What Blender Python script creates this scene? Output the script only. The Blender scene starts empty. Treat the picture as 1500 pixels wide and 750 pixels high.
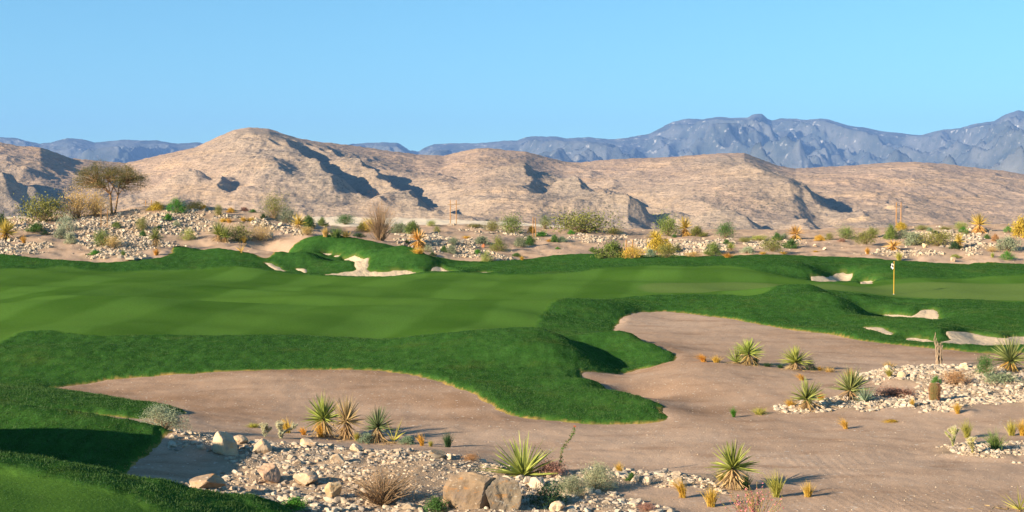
import bpy, math, random
import numpy as np
from mathutils import Vector, Matrix, Euler

rng = np.random.default_rng(7)
random.seed(7)
SC = bpy.context.scene
COL = SC.collection

# ------------------------------------------------------------------ camera
F = 2060.0                       # focal length in pixels of the 1500 px wide frame
CAM_Z = 6.0
PITCH = math.atan2(63.0, F)
CP, SP = math.cos(PITCH), math.sin(PITCH)

def ray(px, py):
    a = (px - 750.0) / F
    b = (375.0 - py) / F
    return np.array([a, CP + b * SP, -SP + b * CP])

def at(px, py, D):
    d = ray(px, py)
    d = d * (D / d[1])
    return d[0], D, CAM_Z + d[2]

# ------------------------------------------------------------------ noise
def _hash(ix, iy, seed):
    h = (ix.astype(np.int64) * 374761393 + iy.astype(np.int64) * 668265263 + seed * 974711) & 0xffffffff
    h = ((h ^ (h >> 13)) * 1274126177) & 0xffffffff
    h = h ^ (h >> 16)
    return h

def perlin(x, y, seed=0):
    x = np.asarray(x, dtype=np.float64); y = np.asarray(y, dtype=np.float64)
    ix = np.floor(x); iy = np.floor(y)
    fx = x - ix; fy = y - iy
    u = fx * fx * fx * (fx * (fx * 6 - 15) + 10); v = fy * fy * fy * (fy * (fy * 6 - 15) + 10)
    def g(dx, dy):
        a = _hash(ix + dx, iy + dy, seed) * (2 * math.pi / 4294967296.0)
        return np.cos(a) * (fx - dx) + np.sin(a) * (fy - dy)
    n00 = g(0, 0); n10 = g(1, 0); n01 = g(0, 1); n11 = g(1, 1)
    return 1.5 * ((n00 * (1 - u) + n10 * u) * (1 - v) + (n01 * (1 - u) + n11 * u) * v)

def fbm(x, y, octs=4, seed=0, gain=0.5):
    s = 0.0; a = 1.0; f = 1.0
    for o in range(octs):
        s = s + a * perlin(x * f + 17.3 * o, y * f - 9.1 * o, seed + o)
        a *= gain; f *= 2.03
    return s

def ridged(x, y, octs=4, seed=0, gain=0.5):
    s = 0.0; a = 1.0; f = 1.0
    for o in range(octs):
        n = 1 - np.abs(perlin(x * f + 11.7 * o, y * f + 5.3 * o, seed + o))
        s = s + a * n * n
        a *= gain; f *= 2.07
    return s

def sstep(a, b, x):
    t = np.clip((x - a) / (b - a), 0, 1)
    return t * t * (3 - 2 * t)

# ------------------------------------------------------------------ control points of the near terrain  (pixel x, pixel y, distance)
CTRL = [
 # foreground turf bank on the left
 (-200,650,24),(-120,690,22),(0,672,26),(60,684,25.6),(120,694,25.6),(170,705,25.8),(250,717,26),(330,731,26.3),(400,747,26.6),
 (0,720,23.6),(0,760,21.5),(120,760,22.2),(240,770,22.8),(380,775,24.6),(0,850,18),(300,850,20),
 # dip behind it
 (0,700,29.5),(60,705,29.5),(120,708,29.6),(170,706,29.3),(240,700,30),(210,680,31.2),(300,705,30.2),
 # second bank
 (-150,585,36.5),(0,597,35.5),(60,603,35),(115,611,34.6),(180,621,34.2),(245,634,33.8),
 (0,640,33),(60,650,32.4),(120,658,32.2),(180,668,32.2),(225,655,33),
 # sand and low strip behind it
 (0,606,38.5),(60,609,38.3),(115,612,38.5),(205,616,39.2),(268,624,38.5),(300,630,37.8),
 (0,575,42.8),(70,580,43),(140,590,42),(205,600,41),(262,607,40.6),
 (0,567,47),(30,566,47.2),(65,570,46.8),(140,580,45.5),(205,590,44),(268,600,42.6),
 # sand hollow below the fairway lip
 (130,559,49),(200,552,49.8),(300,544,50.4),(380,540,50.6),(450,539,50.6),(530,541,50.2),(590,546,49.4),(640,557,47.6),(690,575,45),(720,590,43.4),
 (735,602,42.3),(760,610,41.6),(800,615,41.2),(850,619,41),(900,621,40.8),(950,620,40.8),
 (250,590,43.8),(350,590,43.8),(450,590,44),(550,590,44),(640,600,42.8),(400,560,47.4),(550,565,46.8),
 (330,622,39.6),(450,640,38),(560,650,37),(660,652,36.6),(600,620,40.4),
 # open sand
 (760,650,37.2),(850,650,37.2),(950,650,37.0),(1050,650,36.8),(1150,650,36.7),(1250,650,36.6),(1350,660,35.9),(1450,650,36.8),(1560,650,37),
 (800,690,33.2),(950,690,33),(1150,690,32.8),(1300,690,32.7),(1450,690,32.7),(1560,690,33),
 (1120,730,29.6),(1250,735,29.2),(1400,735,29.2),(1500,740,29),(1600,740,29),(1100,790,26),(1300,790,26),(1500,790,26),(1300,880,21),(1500,880,21),(1100,880,21),
 # stone bank in front
 (280,640,35.4),(330,646,34.6),(420,655,34),(500,661,33.8),(560,664,33.7),(620,665,33.4),(680,676,32.6),
 (300,690,31.2),(400,700,30.6),(500,710,30),(600,700,30.6),(680,720,29.4),(420,735,28.4),(520,745,28),(620,745,28),(700,750,27.6),(520,790,25.6),(700,800,25.4),
 (740,700,31.6),(800,698,32),(860,690,32.4),(900,696,32),(980,700,31.8),(1050,712,31),(780,740,28.6),(850,735,28.8),(920,728,29.4),(1000,735,29.0),(900,760,27.5),(1000,770,27),
 # ledge of sand with yuccas and the hollow behind it
 (940,522,53),(1000,526,52.4),(1060,531,52),(1120,538,51.4),(1180,543,50.9),(1240,546,50.6),(1280,548,50.4),
 (1000,560,47.6),(1100,570,46.4),(1180,575,45.9),(1000,600,42.8),(1100,610,41.6),(1200,600,42.4),(1250,625,39.6),(1050,625,39.8),
 (1010,505,61),(1080,512,59.5),(1150,520,57.6),(1230,528,55.8),(1300,533,54.6),(1380,528,55.5),
 (950,490,66),(1050,492,66),(1150,500,63),(1250,512,60),(1350,518,58),(1450,522,57),(1560,525,56),
 # stony rise on the right
 (1290,541,50.2),(1340,538,50),(1400,539,49.6),(1450,543,48.8),(1520,548,47.8),(1600,550,47.5),
 (1290,565,47),(1370,575,45.6),(1450,580,44.8),(1540,580,44.6),(1200,592,43.4),(1300,598,42.3),(1400,600,42),(1490,596,42.4),(1560,600,42),
 (1320,620,40),(1430,625,39.4),(1390,665,35.4),(1450,655,36.1),(1500,655,36),(1440,680,33.8),
 # right front edge of the turf
 (1000,457,79),(950,455,79),(920,460,76.5),(905,470,73),(899,480,69.5),(905,490,66),(940,503,61.5),(970,512,59),(990,519,57.2),
 (1100,472,73),(1200,488,67),(1300,503,61.8),(1395,512,58.8),(1500,517,57.4),(1600,520,57),
 # finger beside the hollow
 (985,527,55.4),(930,541,52.4),(890,546,51.6),(860,544,52.2),
 (900,505,60),(850,510,59),(820,518,56.5),(860,527,54.8),(920,520,56.6),(960,519,57),(800,497,62),
 # lobe
 (830,536,51.6),(846,543,50.2),(880,560,47.2),(920,577,44.8),(955,590,43.2),(972,600,42.2),
 (872,562,49.3),(915,586,46.6),(800,528,52.6),(780,540,50.8),(740,520,54),(850,575,45.4),(800,570,46.4),(760,570,46.6),(900,600,42.8),(940,606,42),(850,600,43),(800,598,43.4),
 (880,550,50.2),(930,565,48.2),(980,585,45.2),(1000,595,43.6),
 (700,560,47.6),(640,535,51),(560,525,53),(450,522,54),(350,524,53.6),(250,530,52.6),(150,540,51),(60,550,50),(0,553,49.6),(-150,555,49),
 # top of rough and the fairway
 (0,512,57),(150,505,58.5),(300,498,60),(450,493,61.5),(560,494,62),(650,492,62.5),(740,488,63.5),(780,480,66),
 (0,480,64),(150,475,66),(300,470,68),(450,468,69),(600,465,70),(720,462,71),
 (-150,440,72),(0,440,74),(100,434,76),(200,446,74.5),(300,455,74),(420,458,74.5),(560,458,74),
 (0,425,82),(130,428,82.5),(270,446,79.5),(420,452,77.5),
 (0,410,89),(150,412,90),(300,420,90),(450,430,87),(600,435,85),(700,437,83),(800,442,81),
 (0,395,97),(150,398,99),(300,402,101),(450,415,97),(560,416,97),(650,412,98.5),(750,412,98),(850,410,97),
 (620,424,92),(740,428,88),(860,430,86),(900,428,86.5),
 # mound around the hollow
 (830,470,72),(850,452,77),(890,441,81),(950,437,84),(870,475,70.5),(880,460,75),(930,446,80),(1010,443,82.5),(1080,452,80),
 # putting green
 (960,420,91),(1050,418,93),(1150,420,94.5),(1230,420,96),(1310,428,97),(1400,424,98.5),(1500,425,99),(1600,426,99),(1000,430,87.5),(1100,428,91),
 (1200,427,94),(1310,431,95),(1420,440,93),(1500,446,90.5),(1600,450,90),(1300,414,103),(1400,409,104.5),(1500,407,105),
 # fall below the green, hollows and humps
 (1150,430,90),(1110,440,86),(1175,432,89.5),(1180,445,84.5),(1205,462,78.5),(1245,476,73.5),(1215,450,84),(1245,465,78.5),
 (1235,447,83),(1262,457,80),(1290,471,76.5),(1270,470,74.5),(1300,474,72.5),
 (1250,442,88),(1300,448,85),(1350,449,85.5),(1290,465,79.5),(1340,466,79),(1370,462,80.5),
 (1430,460,75.5),(1470,457,76),(1500,462,75),(1400,470,73.5),(1440,485,69.5),(1480,488,68.8),(1560,480,70),
 (1330,480,68.6),(1360,486,67.2),(1300,492,66),(1280,480,70),(1370,495,66),
 (1400,497,64.4),(1450,502,63),(1500,501,63.4),(1350,501,64.2),
 # mounds behind the green
 (1150,386,109),(1180,392,107.5),(1210,412,104.5),(1235,405,106.5),(1220,392,110),(1280,398,107.5),(1260,413,104),(1330,400,106),(1450,396,108),
 (1020,375,118),(1080,373.5,118),(1130,374,118),(1180,376,118),(1240,378,118),(1300,382,117),(1340,384,116.5),(1400,387,116),(1450,385,116),(1500,388,115.5),(1600,388,115),
 (900,378,118),(960,377,118),(850,376.5,118),(800,378,117.5),(750,382,116),(700,382,115),(660,378.5,115),
 (950,388,107.5),(1050,388,109),(1100,395,104),(880,391,105),(820,397,103),(760,401,102),(720,402,102),(660,398,104),
 (1000,404,99),(1100,405,100.5),(1180,413,101),
 # mounds at back centre-left with bunkers
 (620,371,114.5),(580,362,115.5),(540,354.5,116.5),(500,347,117),(470,346,117),(440,352,116),(420,364,114.5),(400,374,113),
 (470,364,112),(500,368,112.5),(540,370,112),(590,376,109.5),(630,384,107),(652,395,104.5),(640,392,107),
 (515,381,109.5),(500,392,105.5),(480,401,102.5),(530,398,104.5),(575,400,103.5),(560,410,101),(600,407,101),(620,402,102.5),
 (440,372,110.5),(430,382,108.5),(450,390,106),(400,383,109),(412,395,104),(480,380,108.5),
 (370,373,112),(335,370,112),(385,379,110),(360,377,111.5),(380,385,108.4),(330,384,106),(285,364,112.5),(258,362,112),(300,372,110),(350,392,103),(250,380,106),(400,402,101),
 # back edge at left
 (0,375,104),(60,379,103.5),(130,383,103),(190,382,103.5),(235,377,106),(255,370,109),(-150,376,104),(0,385,100.5),(130,389,100.5),
 # desert ground behind the turf
 (0,365,108),(100,368,107.5),(180,372,107),(0,345,115),(80,345,115),(160,350,114.5),(230,352,115),(120,358,111),(200,365,109.5),
 (0,323,124),(60,322,124),(100,318,125),(150,311,127),(200,306,128),(240,302,129),(290,304,129),(340,308,129),(380,311,128.5),(420,318,128),(150,311,131),(200,306,133),(240,302,134),(290,304,134),(340,308,133.5),(380,312,132.5),(450,330,128),
 (-150,325,124),(280,330,121),(340,340,119),(300,350,116.5),(380,352,116.5),(350,360,114.5),(280,355,115.5),(400,335,120.5),(430,345,119),
 (0,350,150),(240,330,150),(400,338,150),
 (480,332,136),(540,334,140),(600,333,142),(640,330,144),(670,330,144),(740,336,142),(800,341,140),(860,339,140),(900,344,139),(950,350,138),(1000,348,138),
 (540,350,121),(600,362,119),(640,358,121),(700,370,119),(660,345,128),(720,352,126),(760,370,121),(800,360,126),(850,366,123),(900,362,126),(960,366,123),(1020,364,123),(580,345,127),
 (1040,350,136),(1090,352,135),(1140,350,136),(1190,350,136),(1250,345,137),(1300,344,137),(1330,338,137),(1360,335,137),(1400,333,137),(1450,336,136),(1500,335,136),(1600,335,136),
 (1100,364,123),(1200,366,123),(1300,370,121),(1260,360,127),(1340,362,124),(1400,374,119.5),(1420,360,124),(1470,372,119.5),(1500,362,123),(1340,350,131),(1450,350,129),
]
# pale flat beyond the berm
for x, y in [(-300,321),(0,321),(240,321),(480,321),(600,323),(700,327),(800,332),(930,342),(1000,345),(1100,347),(1200,343),(1300,341),(1400,338),(1500,336),(1800,336)]:
    CTRL.append((x, y - 3, 300.0)); CTRL.append((x, y + 5, 230.0))
CTRL_XYZ = [at(*c) for c in CTRL]
# raised bank out of frame on the left, which throws the morning shade
CTRL_XYZ += [(-14.2, 26.9, 3.65), (-16.5, 27.6, 4.2), (-13.4, 24.8, 1.9), (-14.4, 29.2, 2.8), (-17, 24, 1.9), (-17, 30, 2.6), (-12, 19.5, 1.3), (-15, 20, 1.2), (-14, 22.5, 1.4), (-20, 36, 1.2), (-18, 33, 1.6)]
P = np.array(CTRL_XYZ)
cu = P[:, 0] / P[:, 1]; cv = np.log(P[:, 1]); cz = P[:, 2]
MQ = 0.022
def kern(du, dv):
    return -np.sqrt(du * du + dv * dv * 0.8 + MQ * MQ)
n = len(P)
K = kern(cu[:, None] - cu[None, :], cv[:, None] - cv[None, :]) + np.eye(n) * 0.0012
Q = np.stack([np.ones(n), cu, cv], 1)
A = np.block([[K, Q], [Q.T, np.zeros((3, 3))]])
sol = np.linalg.solve(A, np.concatenate([cz, np.zeros(3)]))
W, Bp = sol[:n], sol[n:]

def base_height(u, v):
    sh = u.shape; u = u.ravel(); v = v.ravel(); out = np.empty_like(u)
    for i in range(0, len(u), 20000):
        a = u[i:i + 20000]; b = v[i:i + 20000]
        out[i:i + 20000] = kern(a[:, None] - cu[None], b[:, None] - cv[None]) @ W + Bp[0] + Bp[1] * a + Bp[2] * b
    return out.reshape(sh)

# grid in (x / distance, log distance): even in the picture, true heights in the world
U = np.concatenate([np.linspace(-0.64, -0.40, 110, endpoint=False), np.linspace(-0.40, 0.40, 940), np.linspace(0.40, 0.64, 111)[1:]])
V0, V1, NV = math.log(13.0), math.log(300.0), 820
V = np.linspace(V0, V1, NV)
NU = len(U)
ci = np.arange(0, NU, 4); cj = np.arange(0, NV, 4)
if ci[-1] != NU - 1: ci = np.append(ci, NU - 1)
if cj[-1] != NV - 1: cj = np.append(cj, NV - 1)

def upsample(C):
    # Catmull-Rom in both directions keeps slopes continuous
    idu = np.interp(U, U[ci], np.arange(len(ci)))
    k0 = np.clip(np.floor(idu).astype(int), 0, len(ci) - 2); s = (idu - k0)[None, :]
    a, b, c, d = C[:, np.clip(k0 - 1, 0, None)], C[:, k0], C[:, k0 + 1], C[:, np.clip(k0 + 2, None, len(ci) - 1)]
    T = 0.5 * (2 * b + (c - a) * s + (2 * a - 5 * b + 4 * c - d) * s * s + (3 * b - a - 3 * c + d) * s ** 3)
    idx = np.interp(V, V[cj], np.arange(len(cj)))
    i0 = np.clip(np.floor(idx).astype(int), 0, len(cj) - 2); t = (idx - i0)[:, None]
    im = np.clip(i0 - 1, 0, len(cj) - 1); ip = np.clip(i0 + 2, 0, len(cj) - 1)
    p0, p1, p2, p3 = T[im], T[i0], T[i0 + 1], T[ip]
    return 0.5 * (2 * p1 + (p2 - p0) * t + (2 * p0 - 5 * p1 + 4 * p2 - p3) * t * t + (3 * p1 - p0 - 3 * p2 + p3) * t ** 3)

CU, CV = np.meshgrid(U[ci], V[cj])
Z = upsample(base_height(CU, CV))
UU, VV = np.meshgrid(U, V)
GY = np.exp(VV); GX = UU * GY
capz = 1.33 + 4 * sstep(24.4, 26.8, GY) + 0.5 * sstep(-6.5, -5.5, GX)
Z = np.where((GX < -5.5) & (GY < 26.8) & (Z > capz - 0.15), capz - 0.15 + 0.15 * np.tanh((Z - capz + 0.15) / 0.15), Z)

def sample(G, x, y):
    x = np.asarray(x, float); y = np.asarray(y, float)
    u = x / y; v = np.log(y)
    fi = np.interp(u, U, np.arange(NU)); fj = (v - V0) / (V1 - V0) * (NV - 1)
    fj = np.clip(fj, 0, NV - 1.001); fi = np.clip(fi, 0, NU - 1.001)
    i = fi.astype(int); j = fj.astype(int); a = fi - i; b = fj - j
    return (G[j, i] * (1 - a) + G[j, i + 1] * a) * (1 - b) + (G[j + 1, i] * (1 - a) + G[j + 1, i + 1] * a) * b

DS = np.exp(np.linspace(V0, V1, 3000))
def pick(px, py, G=None, dmin=15.0):
    """first point of the ground that pixel (px, py) of the 1500 px frame sees"""
    G = Z if G is None else G
    d = ray(px, py)
    x = d[0] / d[1] * DS; z = CAM_Z + d[2] / d[1] * DS
    h = sample(G, x, DS)
    below = np.nonzero((z <= h) & (DS > dmin))[0]
    k = below[0] if len(below) else len(DS) - 1
    if 0 < k < len(DS) - 1:
        g0 = z[k - 1] - h[k - 1]; g1 = z[k] - h[k]
        t = g0 / (g0 - g1) if g0 != g1 else 0
        D = DS[k - 1] + (DS[k] - DS[k - 1]) * min(max(t, 0), 1)
    else:
        D = DS[k]
    return d[0] / d[1] * D, D

def catmull(pts, sub=5):
    pts = np.array(pts); n = len(pts); out = []
    for i in range(n):
        p0, p1, p2, p3 = pts[i - 1], pts[i], pts[(i + 1) % n], pts[(i + 2) % n]
        for k in range(sub):
            t = k / sub
            out.append(0.5 * (2 * p1 + (p2 - p0) * t + (2 * p0 - 5 * p1 + 4 * p2 - p3) * t * t + (3 * p1 - p0 - 3 * p2 + p3) * t ** 3))
    return np.array(out)

def world_poly(pts, sub=5):
    w = []
    for p in pts:
        w.append(at(*p)[:2] if len(p) == 3 else pick(*p))
    return catmull(w, sub) if sub > 1 else np.array(w)

def ridge(line, h, wl, wr, cv_=0.35):
    # a hump with a gentle left and a steep right flank, along a line
    pts = np.array([at(*p)[:2] if len(p) == 3 else pick(*p) for p in line])
    lo = pts.min(0) - 4 * wl; hi_ = pts.max(0) + 4 * wl
    m = (GX > lo[0]) & (GX < hi_[0]) & (GY > lo[1]) & (GY < hi_[1])
    x = GX[m]; y = GY[m]; best = np.full(x.shape, 1e9); side = np.zeros(x.shape); al = np.zeros(x.shape); L = 0
    for (ax, ay), (bx, by) in zip(pts[:-1], pts[1:]):
        ex, ey = bx - ax, by - ay; l2 = ex * ex + ey * ey + 1e-9
        t0 = ((x - ax) * ex + (y - ay) * ey) / l2; tq = np.clip(t0, 0, 1)
        dd = np.hypot(x - ax - tq * ex, y - ay - tq * ey); sd = ex * (y - ay) - ey * (x - ax)
        b = dd < best; best = np.where(b, dd, best); side = np.where(b, sd / math.sqrt(l2), side); al = np.where(b, L + tq * math.sqrt(l2), al); L += math.sqrt(l2)
    end = sstep(0, 0.22, al / L + .02) * sstep(1.02, 0.75, al / L)
    ws = sstep(-0.6, 0.6, side); wdt = wl * (1 - ws) + wr * ws
    prof = np.exp(-(best / wdt) ** 2) - cv_ * ws * np.exp(-((best - 1.9 * wr) / (1.1 * wr)) ** 2)
    Z[m] += h * prof * end
for _l in [
  ([(1158, 430), (1195, 447), (1242, 475)], .45, 5.0, 1.8, 1.7), ([(1228, 439), (1262, 453), (1284, 464)], .28, 4.0, 1.7, 1.2),
  ([(770, 503), (815, 522), (848, 541, 50.8)], .55, 4.0, 1.4, .9), ([(325, 366), (362, 374), (404, 386)], .5, 4.5, 1.6, 1.7), ([(425, 374), (440, 379), (462, 388)], .45, 4, 1.5, 1.7),
  ([(575, 375, 110), (605, 384, 107.5), (642, 396, 104.5)], .55, 5, 1.9, 1.8), ([(1152, 388), (1178, 400), (1194, 412)], .55, 5.5, 2.0, .8), ([(1335, 478), (1362, 488), (1388, 500)], .32, 4, 1.6, .2),
  ([(900, 500), (940, 512), (985, 521, 57.6)], .15, 3.0, 1.6), ([(0, 441), (180, 452), (400, 459), (640, 459)], .38, 5, 2.2), ([(150, 415), (350, 430), (560, 443), (700, 446)], .3, 5, 2.4),
]: ridge(*_l)

hi = np.arange(0, NU, 2); hj = np.arange(0, NV, 2)
if hi[-1] != NU - 1: hi = np.append(hi, NU - 1)
if hj[-1] != NV - 1: hj = np.append(hj, NV - 1)
HX = GX[np.ix_(hj, hi)]; HY = GY[np.ix_(hj, hi)]

def sdf_points(poly, x, y):
    a = poly; b = np.roll(poly, -1, 0)
    d2 = np.full(x.shape, 1e18); inside = np.zeros(x.shape, bool)
    for (ax, ay), (bx, by) in zip(a, b):
        ex, ey = bx - ax, by - ay
        L = ex * ex + ey * ey + 1e-12
        t = np.clip(((x - ax) * ex + (y - ay) * ey) / L, 0, 1)
        dx = x - ax - t * ex; dy = y - ay - t * ey
        np.minimum(d2, dx * dx + dy * dy, out=d2)
        if ay != by:
            c = ((ay > y) != (by > y)) & (x < ex * (y - ay) / (by - ay) + ax)
            inside ^= c
    return np.where(inside, 1, -1) * np.sqrt(d2)

def sdf_grid(poly, margin=6.0):
    lo = poly.min(0) - margin; hi_ = poly.max(0) + margin
    sel = (HX > lo[0]) & (HX < hi_[0]) & (HY > lo[1]) & (HY < hi_[1])
    S = np.full(HX.shape, -margin)
    S[sel] = sdf_points(poly, HX[sel], HY[sel])
    T = np.stack([np.interp(U, U[hi], row) for row in S])
    idx = np.interp(V, V[hj], np.arange(len(hj)))
    i0 = np.clip(idx.astype(int), 0, len(hj) - 2); t = (idx - i0)[:, None]
    return T[i0] * (1 - t) + T[i0 + 1] * t

# ------------------------------------------------------------------ outlines of turf, bunkers, fairway, green, stones
TURF = [(-320,377),(-150,376.5),(0,375.5),(60,379.5),(130,383.5),(190,382.5),(232,378),(252,371),(256,362),(285,364),(330,368),(370,374),(398,376),(420,366,114.5),(440,353,116),(470,347,117),(500,348,117),(540,355,116.5),
 (580,362.5,115.5),(620,371.5,114.5),(660,379,115),(700,382.5,115),(750,382.5,116),(800,378.5,117.5),(850,377,118),(900,378.5,118),(960,377.5,118),(1020,375.5,118),(1080,374,118),(1130,374.5,118),(1180,376.5,118),(1240,378.5,118),(1300,382.5,117),
 (1340,384.5,116.5),(1400,387.5,116),(1450,385.5,116),(1500,388.5,115.5),(1620,388.5,115),(1760,388,115),
 (1760,523),(1600,520),(1500,517),(1395,512),(1300,503),(1200,488),(1100,472),(1000,457),(950,455),(920,460),(905,470),(898,480),(902,490),(915,497),(940,503),(970,512),(990,519,57.2),(985,527,55.4),(960,535),(930,541),(890,546),(858,544),
 (846,543,50.2),(880,560,47.2),(920,577,44.8),(950,588,43.6),(974,597,42.6),(962,603,42.2),(976,615,41.2),(950,620),(900,621.5),(850,619.5),(800,615),(760,610),(735,602),(718,590),(690,575),(640,557),(590,546),(530,541),(450,539),(380,540),(300,544),(200,552),(130,559),
 (72,569),(140,580.5),(205,590.5),(264,601),(264,606),(205,613),(115,606),(0,598,38.8),(-160,590,39),(-320,590,40)]
TURF2 = [(-420,640,22),(-300,600,33),(-150,590,37.4),(0,598.5,36.0),(60,604,35.5),(115,612,35.0),(180,622,34.6),(242,634,34.2),(238,645),(212,664),(188,688),(172,703,29),(175,709,27.5),(250,719,26.3),(330,733,26.5),(400,749,26.8),(470,775,25),(500,850,19),(300,1000,15),(-300,1000,15)]
BUNKERS = [
 [(470,369.5),(490,373),(512,379.5),(524,376.5),(541,381),(538,394),(556,397),(585,395.5),(598,395),(619,403),(600,408),(570,411),(540,410),(505,406),(474,402),(500,398),(522,394),(505,384),(486,377)],
 [(636,391),(650,393),(668,402),(650,404),(628,402),(630,396)],
 [(682,404.5),(700,400.5),(720,400),(713,404)],
 [(384,384),(405,388),(421,396),(405,394.5)],
 [(430,390),(452,394),(446,398)],
 [(1187,404.5),(1205,404),(1222,401),(1250,402),(1247,409),(1238,414.5),(1200,414.5)],
 [(1258,414),(1279,411),(1278,416),(1262,417)],
 [(1288,466),(1297,461.5),(1335,464),(1347,456),(1368,455),(1377,466),(1368,472),(1345,470.5),(1320,468.5)],
 [(1264,478.5),(1290,479),(1302,484),(1306,493),(1285,487)],
 [(1322,497.5),(1335,495.5),(1368,500),(1366,503.5),(1340,502)],
 [(1384,490),(1420,489),(1448,495),(1470,498),(1482,495),(1530,494),(1560,505),(1500,508),(1450,508.5),(1400,506),(1376,502.5),(1392,499)],
]
FAIRWAY = [(-320,518),(0,510),(150,503),(300,497),(420,492),(560,493),(640,490),(700,487),(760,484),(784,478),(794,465),(818,450),(862,440),(920,434.5),(980,433),(1060,434),(1100,437),(1130,432),(1160,426,93),(1200,427,93.5),(1290,431,94.5),(1330,434,94.5),(1420,441,92),(1500,447,89.5),(1760,452,88),
 (1760,402),(1500,404.5),(1400,406.5),(1300,412.5),(1250,416.5),(1180,412.5),(1080,394),(960,390),(885,393),(830,401),(720,407.5),(620,409),(560,413),(490,409),(400,399),(330,392.5),(150,395),(80,391),(0,399),(-320,400)]
GREEN = [(935,419),(1000,412.5),(1080,412),(1130,416),(1160,419.5),(1290,420),(1400,417),(1500,417),(1760,418),(1760,445),(1500,443),(1420,437.5),(1320,431),(1200,425.5),(1120,426),(1040,430.5),(965,427)]
TEE = [(-400,760,21.5),(-150,690,23),(0,692),(60,706),(130,722),(200,740),(250,760,22.5),(280,850,19),(150,1000,15),(-300,1000,15)]
STONES = [
 [(268,634,35.8),(330,640,35.2),(420,650,34.6),(560,660,34.2),(680,672,33),(745,690),(790,700),(900,690,32.6),(1000,694,32.4),(1060,706),(1050,716),(980,716),(905,716),(870,722),(930,738),(985,752),(980,790,26),(700,850,23),(430,800,24),(300,735,27),(255,722),(300,704),(330,688),(312,668),(270,652)],
 [(1262,548),(1290,540,50.6),(1340,536,50.6),(1400,537,50.4),(1450,541,49.8),(1520,545,48.8),(1700,548,48.5),(1700,590),(1560,590),(1490,594),(1440,590),(1428,602),(1390,605),(1330,600),(1200,602),(1135,600),(1150,592),(1240,583),(1330,580),(1345,566),(1290,556)],
 [(1376,660),(1400,652),(1450,651),(1520,650),(1700,650),(1700,680),(1520,674),(1450,672),(1400,668)],
 # banks at the back
 [(-150,324),(20,323),(100,322),(150,316),(240,308),(330,314),(372,318),(300,320),(330,332),(290,345),(240,352),(285,362),(250,362),(215,365),(205,380),(150,381),(120,374),(130,362),(90,346),(50,338),(0,340),(-150,340)],
 [(-150,350),(0,350),(40,352),(78,360),(60,372),(20,374),(-150,372)],
 [(300,312),(345,313),(400,321),(440,330),(462,338),(440,348),(400,338),(360,328)],
 [(600,338),(640,343),(690,352),(730,372),(752,380),(700,381),(640,374),(600,364),(580,350)],
 [(660,331),(700,334),(760,340),(800,345),(790,350),(740,345),(690,338)],
 [(830,344),(850,345),(900,346),(930,352),(905,355),(870,356),(838,352)],
 [(930,356),(945,352),(1020,354),(1060,352),(1080,356),(1060,365),(1080,372),(1000,374),(945,370)],
 [(1090,353),(1140,352),(1180,354),(1130,364),(1095,362)],
 [(1270,368),(1310,365),(1350,366),(1400,360),(1340,352),(1330,342),(1360,336),(1420,336),(1452,340),(1440,352),(1462,360),(1430,372),(1400,368),(1380,378),(1330,380),(1290,376)],
]
turf_s = np.maximum(sdf_grid(world_poly(TURF)), sdf_grid(world_poly(TURF2)))
bunk_s = np.max([sdf_grid(world_poly(b), 4.0) for b in BUNKERS], 0)
fair_s = sdf_grid(world_poly(FAIRWAY))
green_s = sdf_grid(world_poly(GREEN))
tee_s = sdf_grid(world_poly(TEE))
stone_polys = [world_poly(s) for s in STONES[:3]]
stone_s = np.max([sdf_grid(s, 4.0) for s in stone_polys], 0)
def to_px(x, y, z):
    z = z - CAM_Z; fw = y * CP - z * SP; up = y * SP + z * CP
    return 750 + F * x / fw, 375 - F * up / fw
def far_stone(x, y, z):
    px, py = to_px(x, y, z); m = np.full(px.shape, -40.0)
    for s_ in STONES[3:]: m = np.maximum(m, sdf_points(catmull(s_, 3), px, py))
    return m / 16.0 - 0.14 + 0.55 * fbm(x / 2.1, y / 2.6, 3, 8)
fsj = np.nonzero((GY[:, 0] > 103) & (GY[:, 0] < 152))[0][::2]; fsi = np.arange(0, NU, 2)
FS = far_stone(GX[np.ix_(fsj, fsi)], GY[np.ix_(fsj, fsi)], Z[np.ix_(fsj, fsi)])
FT = np.stack([np.interp(U, U[fsi], row) for row in FS])
jj = np.nonzero((GY[:, 0] > 103) & (GY[:, 0] < 152))[0]
w0 = np.clip(np.interp(jj, fsj, np.arange(len(fsj))), 0, len(fsj) - 1.001); w1 = w0.astype(int); wt_ = (w0 - w1)[:, None]
stone_s[jj] = np.maximum(stone_s[jj], FT[w1] * (1 - wt_) + FT[w1 + 1] * wt_)

edge_n = fbm(GX * 1.1, GY * 0.9, 3, 5) * 0.12 + fbm(GX * 3.6, GY * 3, 3, 9, 0.7) * 0.075
bunk_s = bunk_s + fbm(GX * 0.9, GY * 0.7, 2, 15) * 0.10 * np.clip(GY / 70, 0, 1.4)
turf_s = turf_s + edge_n * 0.75
turf_s = np.minimum(turf_s, -bunk_s)

# ------------------------------------------------------------------ ground heights with small relief
desert = 1 - sstep(-0.6, 0.6, turf_s)
far_desert = desert * sstep(95, 112, GY)
G = Z.copy()
G += (fbm(GX / 13, GY / 9, 2, 21) * 0.36 + fbm(GX / 5, GY / 5, 2, 23) * 0.03) * (1 - desert) * sstep(40, 60, GY)
G += fbm(GX / 3.2, GY / 3.2, 4, 31) * (0.03 * desert + 0.16 * far_desert)
G += fbm(GX / 0.7, GY / 0.7, 3, 41) * 0.012 * desert
G += sstep(-0.5, 0.5, stone_s + fbm(GX / 2, GY / 2, 3, 3) * 0.5) * (0.06 + 0.05 * fbm(GX * 1.3, GY * 1.3, 3, 12))
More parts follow.
